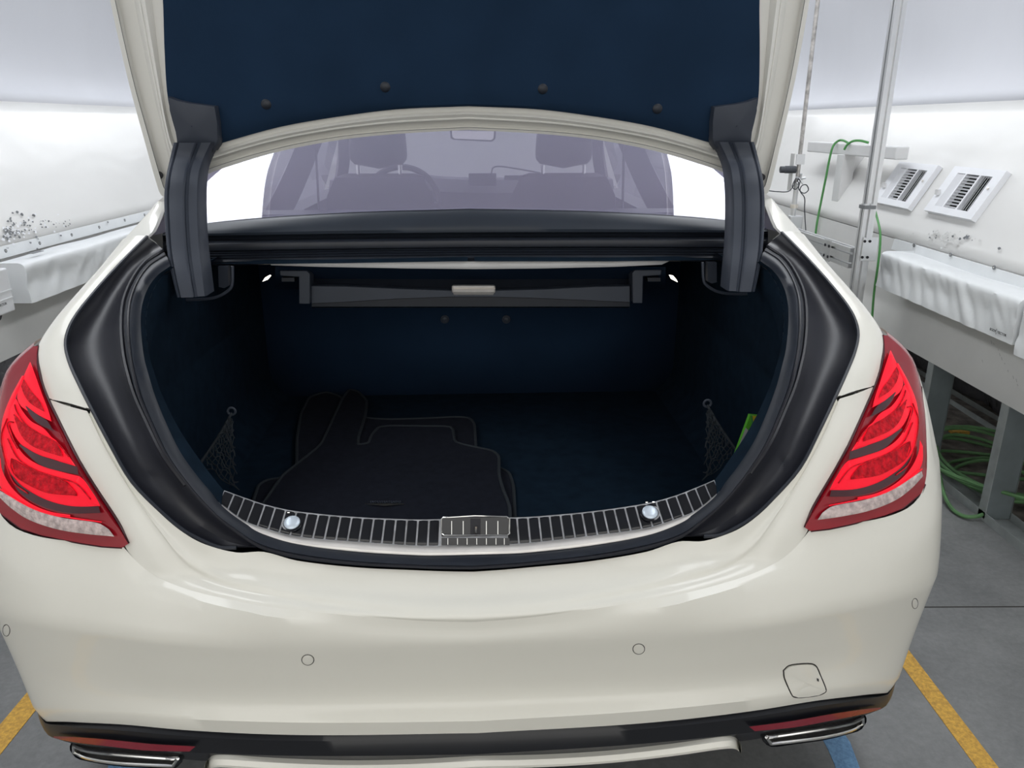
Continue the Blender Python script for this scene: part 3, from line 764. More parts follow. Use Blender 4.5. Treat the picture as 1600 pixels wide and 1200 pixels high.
def between(ra, rb, n, bulge=0.0):
    return [[a.lerp(b, k/n)+Vector((0,-bulge*4*(k/n)*(1-k/n),0)) for a, b in zip(ra, rb)] for k in range(n+1)]
mrow = sorted([q for q in g1[-1] if q.x >= -1e-6], key=lambda q: q.x); xt = surf(1262,829).x
for i_, q in enumerate(rR0):
    if q.x <= xt:
        for a_, b_ in zip(mrow, mrow[1:]):
            if a_.x <= q.x <= b_.x:
                u_ = (q.x-a_.x)/max(1e-9, b_.x-a_.x); rR0[i_] = a_.lerp(b_, u_); break
def ss(t): t = max(0, min(1, t)); return t*t*(3-2*t)
fend = []
for u_ in (1, .66, .33):
    r_ = []
    for q in rR0:
        dz = .15*u_*ss((q.x-.845)/.02); z_ = q.z+dz
        r_.append(Vector((q.x-.02*u_*ss((q.x-.865)/.03), q.y+(rearprof(z_, q.x)-rearprof(q.z, q.x) if dz else 0), z_)))
    fend.append(r_)
ifd = next(i_ for i_, q in enumerate(rR0) if q.x > .845)-1
fm = MB().grid([r_[ifd:] for r_ in fend+[rR0]])
put('rear_fender', fm, M['paint'], car); put('rear_fender', fm.flipx(), M['paint'], car)
full_rows += between(rR0, rU, 3)[:-1]
full_rows += between(rU, rL, 4, .003)[:-1]
cols = [splp(c, 5) for c in zip(rL, rC1, rC2, rB)]
full_rows += [list(r) for r in zip(*cols)]
full_rows += [rE, [q+Vector((0,.05,.004)) for q in rE]]
mb.grid([full2(r) for r in full_rows])
put('bumper', mb, M['paint'], car)
surf0 = surf
BV = BVHTree.FromPolygons([tuple(v) for v in mb.v], mb.f)
def onb(px, py, off=0.0, bv=None):
    d = ray(px, py, PS_CAR).normalized(); h = (bv or BV).ray_cast(OC, d)
    if h[0] is None: return surf0(px, py, off)
    return h[0]+Vector((0,1,0))*off
# ---- quarter panels above the seam, both sides
I2 = [(1307,621),(1322,588),(1338,550),(1342,520),(1331,488),(1301,448),(1261,403),(1222,362)]
O2 = [(1367,603),(1376,575),(1381,548),(1379,522),(1358,488),(1330,454),(1292,411),(1256,366)]
Ih2, Oh2 = S(I2), S(O2)
# lower seam side
qr = MB()
Mid = [a.lerp(b,.5)+Vector((0,-.004,.004)) for a, b in zip(Ih2, Oh2)]
A, B, D = [splp(r, 5) for r in (Ih2, Mid, Oh2)]
cols = [splp(c, 4) for c in zip(A, B, D)]
g = [list(r) for r in zip(*cols)]
lip = [q+Vector((-.012,.02,-.02)) for q in g[0]]
qg = [lip]+g
# carry the outer edge round onto the shoulder and side
def shoulder(q, i, n):
    u = i/(n-1)
    return [q+Vector((.03,.05+.05*u,-.03)), Vector((max(q.x+.06,.905), q.y+.16+.15*u, q.z-.11)), Vector((.95, q.y+.30+.1*u, .80))]
sh = [shoulder(q, i, len(D)) for i, q in enumerate(D)]
for k_ in range(3): qg.append([s_[k_] for s_ in sh])
qr.grid(qg)
put('quarter_panel', qr, M['paint'], car); put('quarter_panel', qr.flipx(), M['paint'], car)
# panel gap lines between quarter panel and bumper corner
sm = MB().tube(S([(1309,620),(1338,612),(1366,603)], -.0002), .0013, 6); put('panel_gap', sm, M['seam'], car); put('panel_gap', sm.flipx(), M['seam'], car)

# ---- body sides, arches, roof, pillars, doors glass (mostly hidden from here)
def side_row(f, n=60, ya=1.75, ybb=6.05):
    return [f(ya+(ybb-ya)*k/(n-1)) for k in range(n)]
def nose(y): return max(0., (y-5.3)/.8)
def fx(x): return lambda y: x-.25*nose(y)**2
def arch(y):
    b = .30
    for wy in (2.42, 5.30):
        d = abs(y-wy)
        if d < .39: b = max(b, .33+math.sqrt(.39**2-d*d))
    return b
sd = MB(); R_ = []
zt = lambda y: lerp1(y, [(1.75,1.03),(2.5,1.05),(4.6,1.02),(6.05,.80)])
for u in (0,.08,.3,.5,.7,.85,1):
    R_.append(side_row(lambda y: Vector((fx(lerp1(u, [(0,.86),(.08,.89),(.3,.94),(.5,.955),(.85,.945),(1,.93)]))(y), y, zt(y)+(arch(y)-zt(y))*u))))
sd.grid(R_); put('body_side', sd, M['paint'], car); put('body_side', sd.flipx(), M['paint'], car)
hood = MB()
hr_ = []
for k_ in range(9):
    u = k_/8; y = 4.75+u*1.3
    hr_.append([Vector((x*(fx(.87)(y))/.87, y, lerp1(y,[(4.75,1.06),(5.5,.95),(6.05,.78)])+.05*(1-(x/.87)**2))) for x in [(-.87+1.74*j/16) for j in range(17)]])
hr_.append([Vector((q.x, q.y+.06, .35)) for q in hr_[-1]])
put('bonnet', hood.grid(hr_), M['paint'], car)
# roof with pillars
def roofz(y): return lerp1(y, [(2.38,1.455),(2.8,1.485),(3.3,1.49),(3.7,1.47),(4.0,1.44)])
rf = MB(); rows = []
for k_ in range(14):
    y = 2.38+1.62*k_/13
    rows.append([Vector((x, y, roofz(y)-.05*(abs(x)/.6)**2.6)) for x in [(-.62+1.24*j/20) for j in range(21)]])
put('roof', rf.grid(rows), M['paint'], car, solid=.03)
def bar3(m, pts, w, t):
    pts = spl(pts, 12); m.grid([[p+Vector((-w/2,0,t/2)) for p in pts],[p+Vector((w/2,0,t/2)) for p in pts],[p+Vector((w/2,0,-t/2)) for p in pts],[p+Vector((-w/2,0,-t/2)) for p in pts]], cv=True)
# C pillar: visible white sliver beside the window
cpl = MB()
p0 = surf(1222,362); 
inn = [C(1223,365,y=1.72), C(1214,356,y=1.77), C(1206,338,y=1.85), C(1200,322,y=1.91), C(1195,306,y=1.98)]
out = [C(1260,373,y=1.70), C(1249,360,y=1.75), C(1234,343,y=1.83), C(1219,326,y=1.89), C(1203,308,y=1.96)]
inn += [Vector((.555,2.38,1.44))]; out += [Vector((.62,2.38,1.405))]
oo = [q+Vector((.05,.07,-.06)) for q in out]; oo2 = [Vector((.86, q.y+.15, min(q.z-.15,1.04))) for q in out]
mid_ = [a.lerp(b,.5)+Vector((0,-.004,.004)) for a, b in zip(inn,out)]
cpl.grid([spl(r, 16) for r in ([q+Vector((0,.02,-.002)) for q in inn], inn, mid_, out, oo, oo2)])
put('rear_pillar', cpl, M['paint'], car); put('rear_pillar', cpl.flipx(), M['paint'], car)
for s_ in (1,-1):
    ap = MB(); bar3(ap, [(s_*.62,3.98,1.40),(s_*.70,4.4,1.24),(s_*.80,4.80,1.06)], .06, .06); put('windscreen_pillar', ap, M['seat'], car)
    ap = MB(); bar3(ap, [(s_*.60,3.2,1.42),(s_*.71,3.2,1.2),(s_*.82,3.2,1.02)], .05, .10); put('door_pillar', ap, M['seat'], car)

ws = MB(); rows = []
for u in (0,.25,.5,.75,1):
    rows.append([Vector((x*(.62+.18*u)/.62, 3.99+.78*u-.10*(x/.62)**2*u, 1.435-.375*u-.04*(x/.62)**2)) for x in [(-.62+1.24*j/12) for j in range(13)]])
put('windscreen', ws.grid(rows), M['glass'], car)
for s_ in (1,-1):
    dg = MB().grid([[Vector((s_*.635,y,roofz(y)-.06)) for y in (2.45,2.9,3.4,3.95)],[Vector((s_*.86,y,1.04)) for y in (2.2,2.9,3.6,4.6)]])
    put('side_window', dg, M['glass'], car)
for wy in (2.42, 5.30):
    for s_ in (1,-1):
        wl = put('wheel', MB().lathe((s_*.70,wy,.335),(s_,0,0),[(.22,0),(.31,0),(.335,.03),(.335,.18),(.31,.21),(.24,.21),(.235,.17),(.06,.15),(0,.15)],36), M['tread'], car)
        rm = MB().lathe((s_*.70,wy,.335),(s_,0,0),[(.235,.205),(.225,.212),(.21,.19)],36)
        for k_ in range(10):
            a_ = k_*.6283; d_ = Vector((0,math.cos(a_),math.sin(a_))); c_ = Vector((s_*.895,wy,.335)); e_ = Vector((0,-d_.z,d_.y))
            rm.quad(c_+d_*.03-e_*.02, c_+d_*.23-e_*.03, c_+d_*.23+e_*.03, c_+d_*.03+e_*.02)
        put('rim', rm, M['alu'], wl)
put('underbody', MB().box((-.84,1.5,.2),(.84,6.0,.34)), M['tread'], car, smooth=False)

# ---- black gutter around the opening
G0_ = [(1070,841),(1100,841),(1124,839),(1145,830),(1175,812),(1205,785),(1250,734),(1280,677),(1307,620),(1322,587),(1337,549),(1341,520),(1330,489),(1300,449),(1260,404),(1222,365)]
SO_ = [(1066,839),(1088,824),(1108,808),(1128,790),(1150,767),(1171,740),(1200,696),(1222,647),(1238,607),(1246,577),(1252,545),(1255,500),(1252,460),(1240,428),(1222,403),(1198,388)]
Gh = S(G0_, .0, -.000); Sh = S(SO_, .002)
Gh = [q+Vector((0,.004,.0)) for q in Gh]
rows = [[q+Vector((.003,-.002,.004)) for q in Gh]]
for u, dep in ((.05,.010),(.14,.024),(.3,.036),(.5,.036),(.7,.030),(.88,.016),(1,.010)):
    r = []
    for a, b in zip(Gh, Sh):
        p = a.lerp(b, u); wd = min(1, (a-b).length/.10)
        r.append(p+Vector((0, dep*wd*.9, -dep*wd*.35)))
    rows.append(r)
gm = MB().grid([splp(r, 4) for r in rows])
# turned-up outer bead
put('gutter_liner', gm, M['blackp'], car); put('gutter_liner', gm.flipx(), M['blackp'], car)
bead = MB().tube([q+Vector((0,-.001,.002)) for q in splp(Gh[1:], 4)], .0035, 6); put('gutter_bead', bead, M['rubber'], car); put('gutter_bead', bead.flipx(), M['rubber'], car)
# drain ribs: fold in the upper part of the gutter
tr = MB().tube(splp([a.lerp(b,.93)+Vector((0,.004,.002)) for a, b in zip(Gh[5:], Sh[5:])],3), .004, 6); put('gutter_rib', tr, M['blackp'], car); put('gutter_rib', tr.flipx(), M['blackp'], car)

# ---- weather strip: closed bulb seal right round the opening
SC = [(741,884),(800,880),(830,877.5),(920,867.5),(1010,851),(1066,833),(1104,806),(1124,789),(1145,766),(1166,739),(1194,696),(1215,648),(1230,608),(1237,578),(1243,545),(1246,500),(1243,463),(1232,433),(1214,409),(1192,395)]
SI = [(741,866.5),(800,865),(830,863),(920,853),(1010,836),(1060,818),(1095,795),(1120,773),(1134,753),(1152,730),(1178,690),(1198,645),(1213,604),(1221,575),(1228,545),(1232,500),(1230,468),(1221,441),(1206,421),(1188,408)]
SOo = [(741,890),(800,886.5),(830,883.5),(920,874.5),(1010,859.5),(1066,840.5)]+SO_[2:]
SOs = SOo[:6]+[(1108,808),(1128,790),(1150,767),(1171,740),(1200,696),(1222,647),(1238,607),(1246,577),(1252,545),(1255,500),(1252,460),(1240,428),(1222,403),(1198,388)]
So, Sc, Si = S(SOs, .003), S(SC, -.006), S(SI, .024)
Sm = S([((a[0]+b[0])/2, (a[1]+b[1])/2) for a, b in zip(SC, SI)], .004)
Sg = S([(a[0]*.35+b[0]*.65, a[1]*.35+b[1]*.65) for a, b in zip(SC, SOs)], .001)
Sf = [q+Vector((0,.02,-.01)) for q in So]
rows = [Sf, So, Sg, Sc, Sm, Si]
ws_ = MB().grid([full2(splp(r, 4)) for r in rows])
put('weather_strip', ws_, M['rubber'], car)
# second lip line
ln = MB().tube(full2(splp(S([((a[0]+b[0])/2+0, (a[1]+b[1])/2) for a, b in zip(SC, SOs)], -.004),3)), .0026, 6); put('seal_lip', ln, M['blackp'], car)

# ---- trunk liner: edge flange then the dark box
TE_ = [(741,808),(800,808),(830,807),(920,799),(1010,786),(1055,774),(1085,763),(1117,750),(1126,738),(1140,718),(1160,688),(1183,648),(1203,603),(1212,575),(1220,545),(1225,500),(1222,468),(1212,441),(1198,421),(1180,410)]
Te = S(TE_, .062)
up_ = [(1140,406),(1050,407),(950,408),(850,408),(741,408)]
Tu = [C(px,py,y=1.80) for px, py in up_]
ring0 = Te[8:]+Tu
flange = MB().grid([splp(r, 4) for r in (Si[7:], [a.lerp(b,.5)+Vector((0,-.004,.0)) for a, b in zip(Si[7:], Te[7:])], Te[7:], [q+Vector((.03,.03,-.004)) for q in Te[7:]])]); put('opening_flange', flange, M['carpet'], car); put('opening_flange', flange.flipx(), M['carpet'], car)
# box section
def boxring(y, n, zf=.60, zt_=1.145, xw=.63, r=.10, yl=None):
    pts = [Vector((0,y,zf)), Vector((xw-r,y,zf))]
    for k_ in range(1,6): a_ = -math.pi/2+k_*math.pi/12; pts.append(Vector((xw-r+r*math.cos(a_),y,zf+r+r*math.sin(a_))))
    pts += [Vector((xw,y,zf+r)), Vector((xw,y,zt_-r))]
    for k_ in range(1,6): a_ = k_*math.pi/12; pts.append(Vector((xw-r+r*math.cos(a_),y,zt_-r+r*math.sin(a_))))
    pts += [Vector((xw-r,y,zt_)), Vector((0,y,zt_))]
    L = [0]
    for a, b in zip(pts, pts[1:]): L.append(L[-1]+(b-a).length)
    out = []
    for i in range(n):
        s_ = L[-1]*i/(n-1); j = 0
        while j < len(pts)-2 and s_ > L[j+1]: j += 1
        u = (s_-L[j])/max(1e-6, L[j+1]-L[j]); out.append(pts[j].lerp(pts[j+1], min(1,u)))
    return out
r0 = spl([Vector((0,Te[0].y,Te[0].z))]+Te[1:]+Tu, 64)
bxr = boxring(1.7, 64)
# match the rings by angle around the middle
def byang(r, c):
    return [(math.atan2(p.z-c, p.x+.001), p) for p in r]
def pick(r, c, a):
    L = byang(r, c)
    for (a0,p0),(a1,p1) in zip(L, L[1:]):
        if a0 <= a <= a1: return p0.lerp(p1, (a-a0)/max(1e-9,a1-a0))
    return L[-1][1] if a > 0 else L[0][1]
fr_, to_ = [], []
fine = boxring(1.7, 400)
for p in r0:
    q = pick(fine, .86, math.atan2(p.z-.86, p.x+.001))
    to_.append(q)
ring1 = [Vector((q.x, max(p.y+.16, 1.36 if q.z < .75 else p.y+.16), q.z)) for p, q in zip(r0, to_)]
ring2 = [Vector((q.x, 2.30, q.z)) for q in to_]
lin = MB().grid([r0, [a.lerp(b,.5)+Vector((0,-.02,0)) for a, b in zip(r0, ring1)], ring1, ring2]); put('trunk_liner', lin, M['carpet'], car); put('trunk_liner', lin.flipx(), M['carpet'], car)
bk = MB().grid([[Vector((x,2.29,z)) for x in (-.64,-.25,.25,.64)] for z in (.58,.8,1.0,1.17)])
put('trunk_back_wall', bk, M['lining'], car, solid=.01)
put('trunk_floor', MB().box((-.62,1.36,.598),(.62,2.29,.612)), M['carpet'], car, smooth=False)
for px in (695,791):
    q = C(px,499,y=2.285)
    put('trim_clip', MB().lathe(q,(0,-1,0),[(.013,0),(.013,.003),(.009,.005),(.007,.003),(0,.005)],16), M['drawer'], car)
put('tie_down_edge', MB().tube([C(718,638.5,y=2.28),C(744,638.5,y=2.28)],.0015,6), M['drawer'], car)
hat = MB().tube(spl([C(1127,640,y=1.9),C(1127,560,y=1.9),C(1132,557,y=1.9),C(1200,562,y=1.82)],20),.0018,6); put('side_hatch_seam', hat, M['drawer'], car)

# ---- sill: chrome band and ribbed plate
CB = [(741,853),(800,851),(830,849),(920,838.5),(1010,826),(1058,811),(1090,797),(1124,768)]
CL = [(741,866),(800,864.5),(830,862.5),(920,852.5),(1010,836),(1060,818),(1095,797),(1125,771)]
TT = [(741,809),(800,808.5),(830,807.5),(920,799.5),(1010,786.5),(1055,774.5),(1085,763),(1116,750)]
cb, cl_, tt = S(CB,.040), S(CL,.022), S(TT,.060)
def shape(r): 
    return full2(splp(r, 6))
ch = MB().grid([shape(r) for r in (cl_, [a.lerp(b,.5)+Vector((0,-.002,.002)) for a, b in zip(cl_, cb)], cb, tt, [q+Vector((0,.012,-.02)) for q in tt])])
sp = put('sill_plate', ch, M['pin'], car)
bd_ = MB().grid([shape(r) for r in ([q+Vector((0,-.001,.0)) for q in cl_], [a.lerp(b,.5)+Vector((0,-.003,.003)) for a, b in zip(cl_, cb)], [q+Vector((0,-.0015,.0015)) for q in cb])])
put('chrome_band', bd_, M['band'], sp, solid=.001)
NR = 46
fb, ft = spl(full2(splp(cb,4)), NR+1), spl(full2(splp(tt,4)), NR+1)
for i in range(NR):
    a, b, c_, d_ = fb[i], fb[i+1], ft[i+1], ft[i]
    if abs((a.x+b.x)/2) < .052: continue
    e = .05
    def PQ(u, v_, h): 
        p = a.lerp(b,u).lerp(d_.lerp(c_,u), v_); return p+Vector((0,-.45,.9)).normalized()*h
    m = MB()
    us = [e, e+.05, .5, 1-e-.05, 1-e]; hs = [-.001,.0014,.0018,.0014,-.001]
    vs = [.0,.05,.12,.5,.9,1.0]; hv = [-.004,-.0005,0,0,0,-.003]
    m.grid([[PQ(u, v_, hs[k_]+hv[j]) for k_, u in enumerate(us)] for j, v_ in enumerate(vs)])
    put('rib', m, M['sill'], sp)
# latch box in the middle
def sil(px, py, h=0.0, off=.05): return surf(px, py, off)+Vector((0,-.45,.9)).normalized()*h
lb = put('latch_frame', MB().tube([sil(*q, h=.007) for q in ((693,812),(690,815),(690,837),(694,840),(792,840),(796,837),(796,814),(792,811),(742,810))], .0013, 6, closed=True), M['chrome'], sp)
lp = MB().grid([[sil(690+106*i/10, py, h=.005) for i in range(11)] for py in (811,826,841)]); put('latch_pad', lp, M['sill'], sp)
lp = MB().grid([[sil(690+106*i/10, py, h=.003, off=.038) for i in range(11)] for py in (842,848,853.5)]); put('latch_pad', lp, M['sill'], sp)
sl_ = MB().prism([sil(px,py,h=.0062) for px, py in ((735,814),(751,814),(751,838),(735,838))], (0,.002,-.012)); put('latch_slot', sl_, M['ink'], sp, smooth=False)
put('latch_striker', MB().tube([sil(744,837,h=.008), sil(744,829,h=.012), sil(744,826,h=.007)], .0022, 8), M['chrome'], sp)
dv = MB()
for px in (706,724,760,778): dv.tube([sil(px,817,h=.0058), sil(px,838,h=.0058)], .0008, 5)
for px in (700,715,730,745,760,775,788): dv.tube([sil(px,843,h=.004,off=.038), sil(px,853,h=.004,off=.038)], .0007, 5)
put('latch_dividers', dv, M['chrome'], sp)
for px, py in ((457,819),(1015,803)):
    c_ = sil(px, py, h=.002) if px > 700 else sil(px, py, h=.002)
    n_ = Vector((0,-.45,.9)).normalized()
    bn = put('lock_button', MB().lathe(c_, n_, [(.017,.0),(.017,.003),(.0145,.0035)], 20), M['sill'], sp)
    put('button_cap', MB().lathe(c_, n_, [(.0135,.0),(.0135,.004),(.011,.0065),(.006,.0074),(0,.0076)], 22), M['cap'], sp)
    for dx in (-7,7):
        put('sill_notch', MB().tube([sil(px+dx,py-16,h=.004), sil(px+dx*.5,py-16,h=.004)], .0012, 5), M['chrome'], sp)

# ---- tail lamps
Z7 = lambda l: [(1200+x/4, 500+y/4) for x, y in l]
tip = (1262,829)
Lin = [(1380,524),(1381,546),(1376,575),(1367,603),(1350,642),(1326,695),(1300,742),(1268,797),(1257,822),(1258,828)]
Lot = [(1384,523),(1407,541),(1427,566),(1439,605),(1446,652),(1448,695),(1449,728),(1447,752),(1430,777),(1262,829)]
def lampside(p, k_, n): 
    return p
def lrow(a, b, n, off):
    return [surf(a[0]+(b[0]-a[0])*i/n, a[1]+(b[1]-a[1])*i/n, off) for i in range(n+1)]
def dense2(l, n):
    v3 = spl([Vector((x,y,0)) for x, y in l], n); return [(q.x, q.y) for q in v3]
# outline rows by height: bottom edge joins the tip
Lin_ = dense2([(1380,524),(1381,546),(1376,575),(1367,603),(1350,642),(1326,695),(1300,742),(1268,797),(1257,824)], 26)
Lot_ = dense2([(1386,524),(1407,541),(1427,566),(1439,605),(1446,652),(1448,695),(1448.5,728),(1446,753),(1440,770)], 20)+dense2([(1434,776),(1418,790),(1393,802),(1333,818),(1290,827),(1266,829.5)], 7)[1:]
rows = []
for a, b in zip(Lin_, Lot_):
    r = lrow(a, b, 14, -.006 if len(rows) < 17 else -.010)
    # soften the border so that the lens is proud of the body
    r[0] = surf(a[0], a[1], .003); 
    q = r[-1]; d_ = (r[-1]-r[-2])
    rows.append(r)
lens = MB(); wrapn = 4
ext = []
for i, r in enumerate(rows):
    q = r[-1]; u = i/(len(rows)-1)
    if i < 24:
        ex = [Vector((min(.952, q.x+(.032)*(1-(1-k_/wrapn)**2)), q.y+.10*k_/wrapn, q.z-.002*k_)) for k_ in range(1, wrapn+1)]
    else:
        f_ = (i-19)/7
        ex = [q+Vector((0,.006*k_,.0)) for k_ in range(1, wrapn+1)]
        ex = [Vector((q.x, q.y+.004*k_, q.z+.001*k_)) for k_ in range(1, wrapn+1)]
    ext.append(r+ex)
lens.grid(ext)
def conv(l, u0=0): return Z7(l)
def band(m, la, lb_, n=18, h=.0, k_=3, off=-.0075):
    """strip on the lens between two pixel polylines"""
    A_, B_2 = dense2(la, n), dense2(lb_, n); off -= .0055
    rows = []
    for t_ in range(k_+1):
        u = t_/k_; bl = 4*u*(1-u)*h
        rows.append([surf(a[0]+(b[0]-a[0])*u, a[1]+(b[1]-a[1])*u, off-bl) for a, b in zip(A_, B_2)])
    m.grid(rows)
red = []
def B(name, mt, la, lb_, n=18, h=.0015, off=-.008, k_=3):
    m = MB(); band(m, Z7(la), Z7(lb_), n, h, k_, off); red.append((name, mt, m, off))
B('light_band','red',[(765,190),(735,280),(700,390),(672,470),(652,548)],[(768,190),(812,290),(845,395),(815,460),(652,548)])
B('light_band','red',[(655,640),(700,585),(770,540),(822,470),(852,405),(862,420)],[(520,820),(630,780),(760,730),(835,670),(880,590),(905,500)], 24)
B('light_band','red',[(655,640),(625,665),(600,700),(560,755),(520,820)],[(657,641),(700,690),(700,720),(640,775),(522,821)], 8)
B('light_band','red',[(500,880),(600,850),(720,808),(805,750),(860,670),(890,580),(905,520)],[(388,1062),(520,1062),(620,1045),(760,985),(850,905),(900,830),(938,700)], 26)
B('light_band','red',[(500,880),(470,910),(440,960),(410,1010),(386,1058)],[(502,881),(540,930),(540,980),(470,1040),(390,1064)], 8)
B('light_band','red',[(560,1108),(680,1082),(800,1020),(890,930),(940,830),(950,750)],[(560,1122),(690,1110),(820,1055),(915,985),(965,890),(968,790)], 22, .001)
B('light_band','red',[(795,270),(850,390),(885,520),(900,640),(885,760)],[(815,270),(885,400),(930,520),(942,650),(925,770)], 20)
B('smoked_stripe','stripe',[(645,600),(680,540),(740,497),(795,450)],[(622,612),(700,575),(755,530),(800,452)], 14, .0, -.0095)
B('smoked_stripe','stripe',[(512,822),(620,785),(740,738),(835,675)],[(505,870),(600,848),(730,800),(840,685)], 16, .0, -.0095)
B('smoked_stripe','stripe',[(395,1066),(560,1055),(700,1010),(830,925),(890,855)],[(385,1105),(560,1098),(710,1055),(850,960),(893,860)], 18, .0, -.0095)
B('led_array','led',[(690,485),(720,420),(765,360),(805,290)],[(693,488),(760,445),(800,395),(822,330)], 14, .0, -.0105)
B('led_array','led',[(592,752),(640,672),(735,618),(815,562),(862,508)],[(598,760),(700,722),(780,680),(830,620),(864,520)], 18, .0, -.0105)
B('led_array','led',[(515,992),(580,915),(690,865),(800,820),(882,765)],[(518,998),(690,965),(800,915),(860,865),(886,780)], 18, .0, -.0105)
B('clear_lens_strip','clear',[(340,1205),(400,1165),(600,1125),(750,1075),(860,1010),(960,945)],[(310,1250),(480,1225),(640,1190),(800,1125),(900,1050),(970,975)], 24, .001, -.0095)
B('chrome_pinstripe','red',[(380,1157),(600,1112),(760,1062),(870,997),(965,925)],[(380,1163),(600,1120),(760,1070),(870,1005),(965,935)], 20, .0, -.011, 1)
def edge_line(l, r=.0012, off=-.0165): return MB().tube(S(dense2(Z7(l), 22), off), r, 5)
lines = [edge_line([(520,985),(575,915),(690,862),(800,818),(885,760),(893,800),(860,870),(780,925),(690,968),(520,992)]),
         edge_line([(440,1020),(520,925),(640,878),(760,830),(850,760),(905,640)]), edge_line([(596,748),(640,668),(735,612),(815,556),(866,500)]),
         edge_line([(560,760),(620,680),(720,620),(800,560),(850,480),(860,440)]), edge_line([(905,520),(940,620),(925,760),(880,900),(800,970)]),
         edge_line([(870,545),(895,540),(905,560),(880,640),(850,700)])]
gasket = S(dense2(Lin_[:], 40), -.004)+S(dense2(Lot_[19:], 16)[::-1][:0], -.004)
for flip in (False, True):
    fx_ = (lambda m: m.flipx()) if flip else (lambda m: m)
    tl = put('tail_lamp', fx_(lens), M['darkred'], car, label='dark red lens with bright curved light bands')
    for nm, mt, m, off in red: put(nm, fx_(m), M[mt], tl)
    ml = MB()
    for l in lines: ml.v, ml.f = ml.v+[], ml.f; b0 = len(ml.v); ml.v += l.v; ml.f += [tuple(b0+i for i in f) for f in l.f]
    put('guide_lines', fx_(ml), M['led'], tl)
    put('gasket', fx_(MB().tube(S(Lin_, -.001), .0022, 6)), M['stripe'], tl)
    put('gasket', fx_(MB().tube(S(Lot_[18:], -.001), .0025, 6)), M['stripe'], tl)

# ---- bumper details
def ell(cx, cy, rx_, ry_, off, n=20): return [onb(cx+rx_*math.cos(6.2832*i/n), cy+ry_*math.sin(6.2832*i/n), off) for i in range(n)]
def sensor(cx, cy, rx_, ry_, tilt=0):
    r = MB().tube(ell(cx, cy, rx_, ry_, .0005), .0010, 5, closed=True)
    ps_ = put('parking_sensor', MB().grid([ell(cx, cy, rx_*.93, ry_*.93, -.0006), ell(cx, cy, rx_*.6, ry_*.6, -.0015), ell(cx, cy, .1, .1, -.0015)], cu=True), M['paint'], car)
    put('sensor_gap', r, M['seam'], ps_)
sensor(481,1031,9.5,8.2); sensor(998,1014,9.2,8.2); sensor(1429.5,943,4.6,8); sensor(10,985,5.5,9)
tw = [(1224,1047),(1232,1040),(1250,1037),(1268,1037),(1276,1042),(1283,1058),(1290,1075),(1290,1081),(1280,1086),(1262,1089),(1247,1090),(1238,1087),(1232,1075),(1225,1058)]
tws = [onb(px, py, .004) for px, py in tw]
tc_ = sum(tws, Vector())/len(tws)
tp_ = put('tow_cover', MB().grid([[tc_+(q-tc_)*.97+Vector((0,-.0055,0)) for q in tws],[tc_+(q-tc_)*.5+Vector((0,-.0062,0)) for q in tws],[tc_+(q-tc_)*.02+Vector((0,-.0065,0)) for q in tws]], cu=True), M['paint'], car)
put('cover_gap', MB().tube([q+Vector((0,-.004,0)) for q in splp(tws+[tws[0]],3)[:-1]], .0013, 5, closed=True), M['seam'], tp_)
put('paint_chip', MB().prism([onb(px,py,-.004) for px,py in ((1275,1058),(1278,1059),(1278,1063),(1276,1062))],(0,.001,0)), M['ink'], tp_, smooth=False)

# ---- lower valance: gloss black, reflectors, silver trim bar, exhaust tips
V1_ = [(741,1152),(850,1150),(950,1143),(1060,1134),(1150,1122),(1200,1115),(1270,1103),(1333,1092),(1362,1088),(1378,1086),(1387,1085)]
V2_ = [(741,1176),(850,1173),(950,1167),(1060,1157),(1150,1146),(1200,1139),(1270,1128),(1330,1117),(1358,1111),(1375,1107),(1383,1103)]
V0 = xrow(E_, Qf(1.066,1.106)); V1 = xrow(V1_, Qf(1.060,1.094)); V2 = xrow(V2_, Qf(1.056,1.094))
V3 = [Vector((q.x*.985, q.y+.06, q.z-.08)) for q in V2]; V4 = [Vector((q.x*.96, q.y+.14, .20)) for q in V2]
vm = MB().grid([full2(r) for r in (V0, V1, V1, V2)])
vl = put('valance', vm, M['gloss'], car)
vm2 = MB().grid([full2(r) for r in (V2, V3, V4)]); put('lower_diffuser', vm2, M['blackp'], vl)
BV2 = BVHTree.FromPolygons([tuple(v) for v in vm.v+vm2.v], vm.f+[tuple(len(vm.v)+k for k in f) for f in vm2.f])
_S = S
def S(l, off=0.0, push=0.0): return [onb(px, py, off, BV2) for px, py in l]
def onv(px, py, off=0.0, push=0.0): return onb(px, py, off, BV2)
_surf = surf
surf = onv
bt_ = [(741,1182.5),(850,1180),(950,1174),(1050,1163),(1120,1153),(1140,1152),(1150,1157),(1156,1168)]
bar = MB(); path = full2(splp(S(bt_, -.012), 4))
sec = [(-.009,.004),(-.007,.008),(.0,.010),(.009,.006),(.010,-.004),(-.009,-.006)]
rows = []
for a_, b_ in sec: rows.append([q+Vector((0,-b_,a_)) for q in path])
bar.grid(rows, cv=True); put('trim_bar', bar, M['paint'], vl)
rf_ = MB(); band(rf_, [(1168,1130),(1230,1122),(1300,1110),(1350,1103),(1373,1101)], [(1177,1137),(1240,1131),(1300,1120),(1350,1110),(1373,1103)], 18, 0, 2, -.003)
for f_ in (0,1): put('rear_reflector', rf_.flipx() if f_ else rf_, M['reflector'], vl)
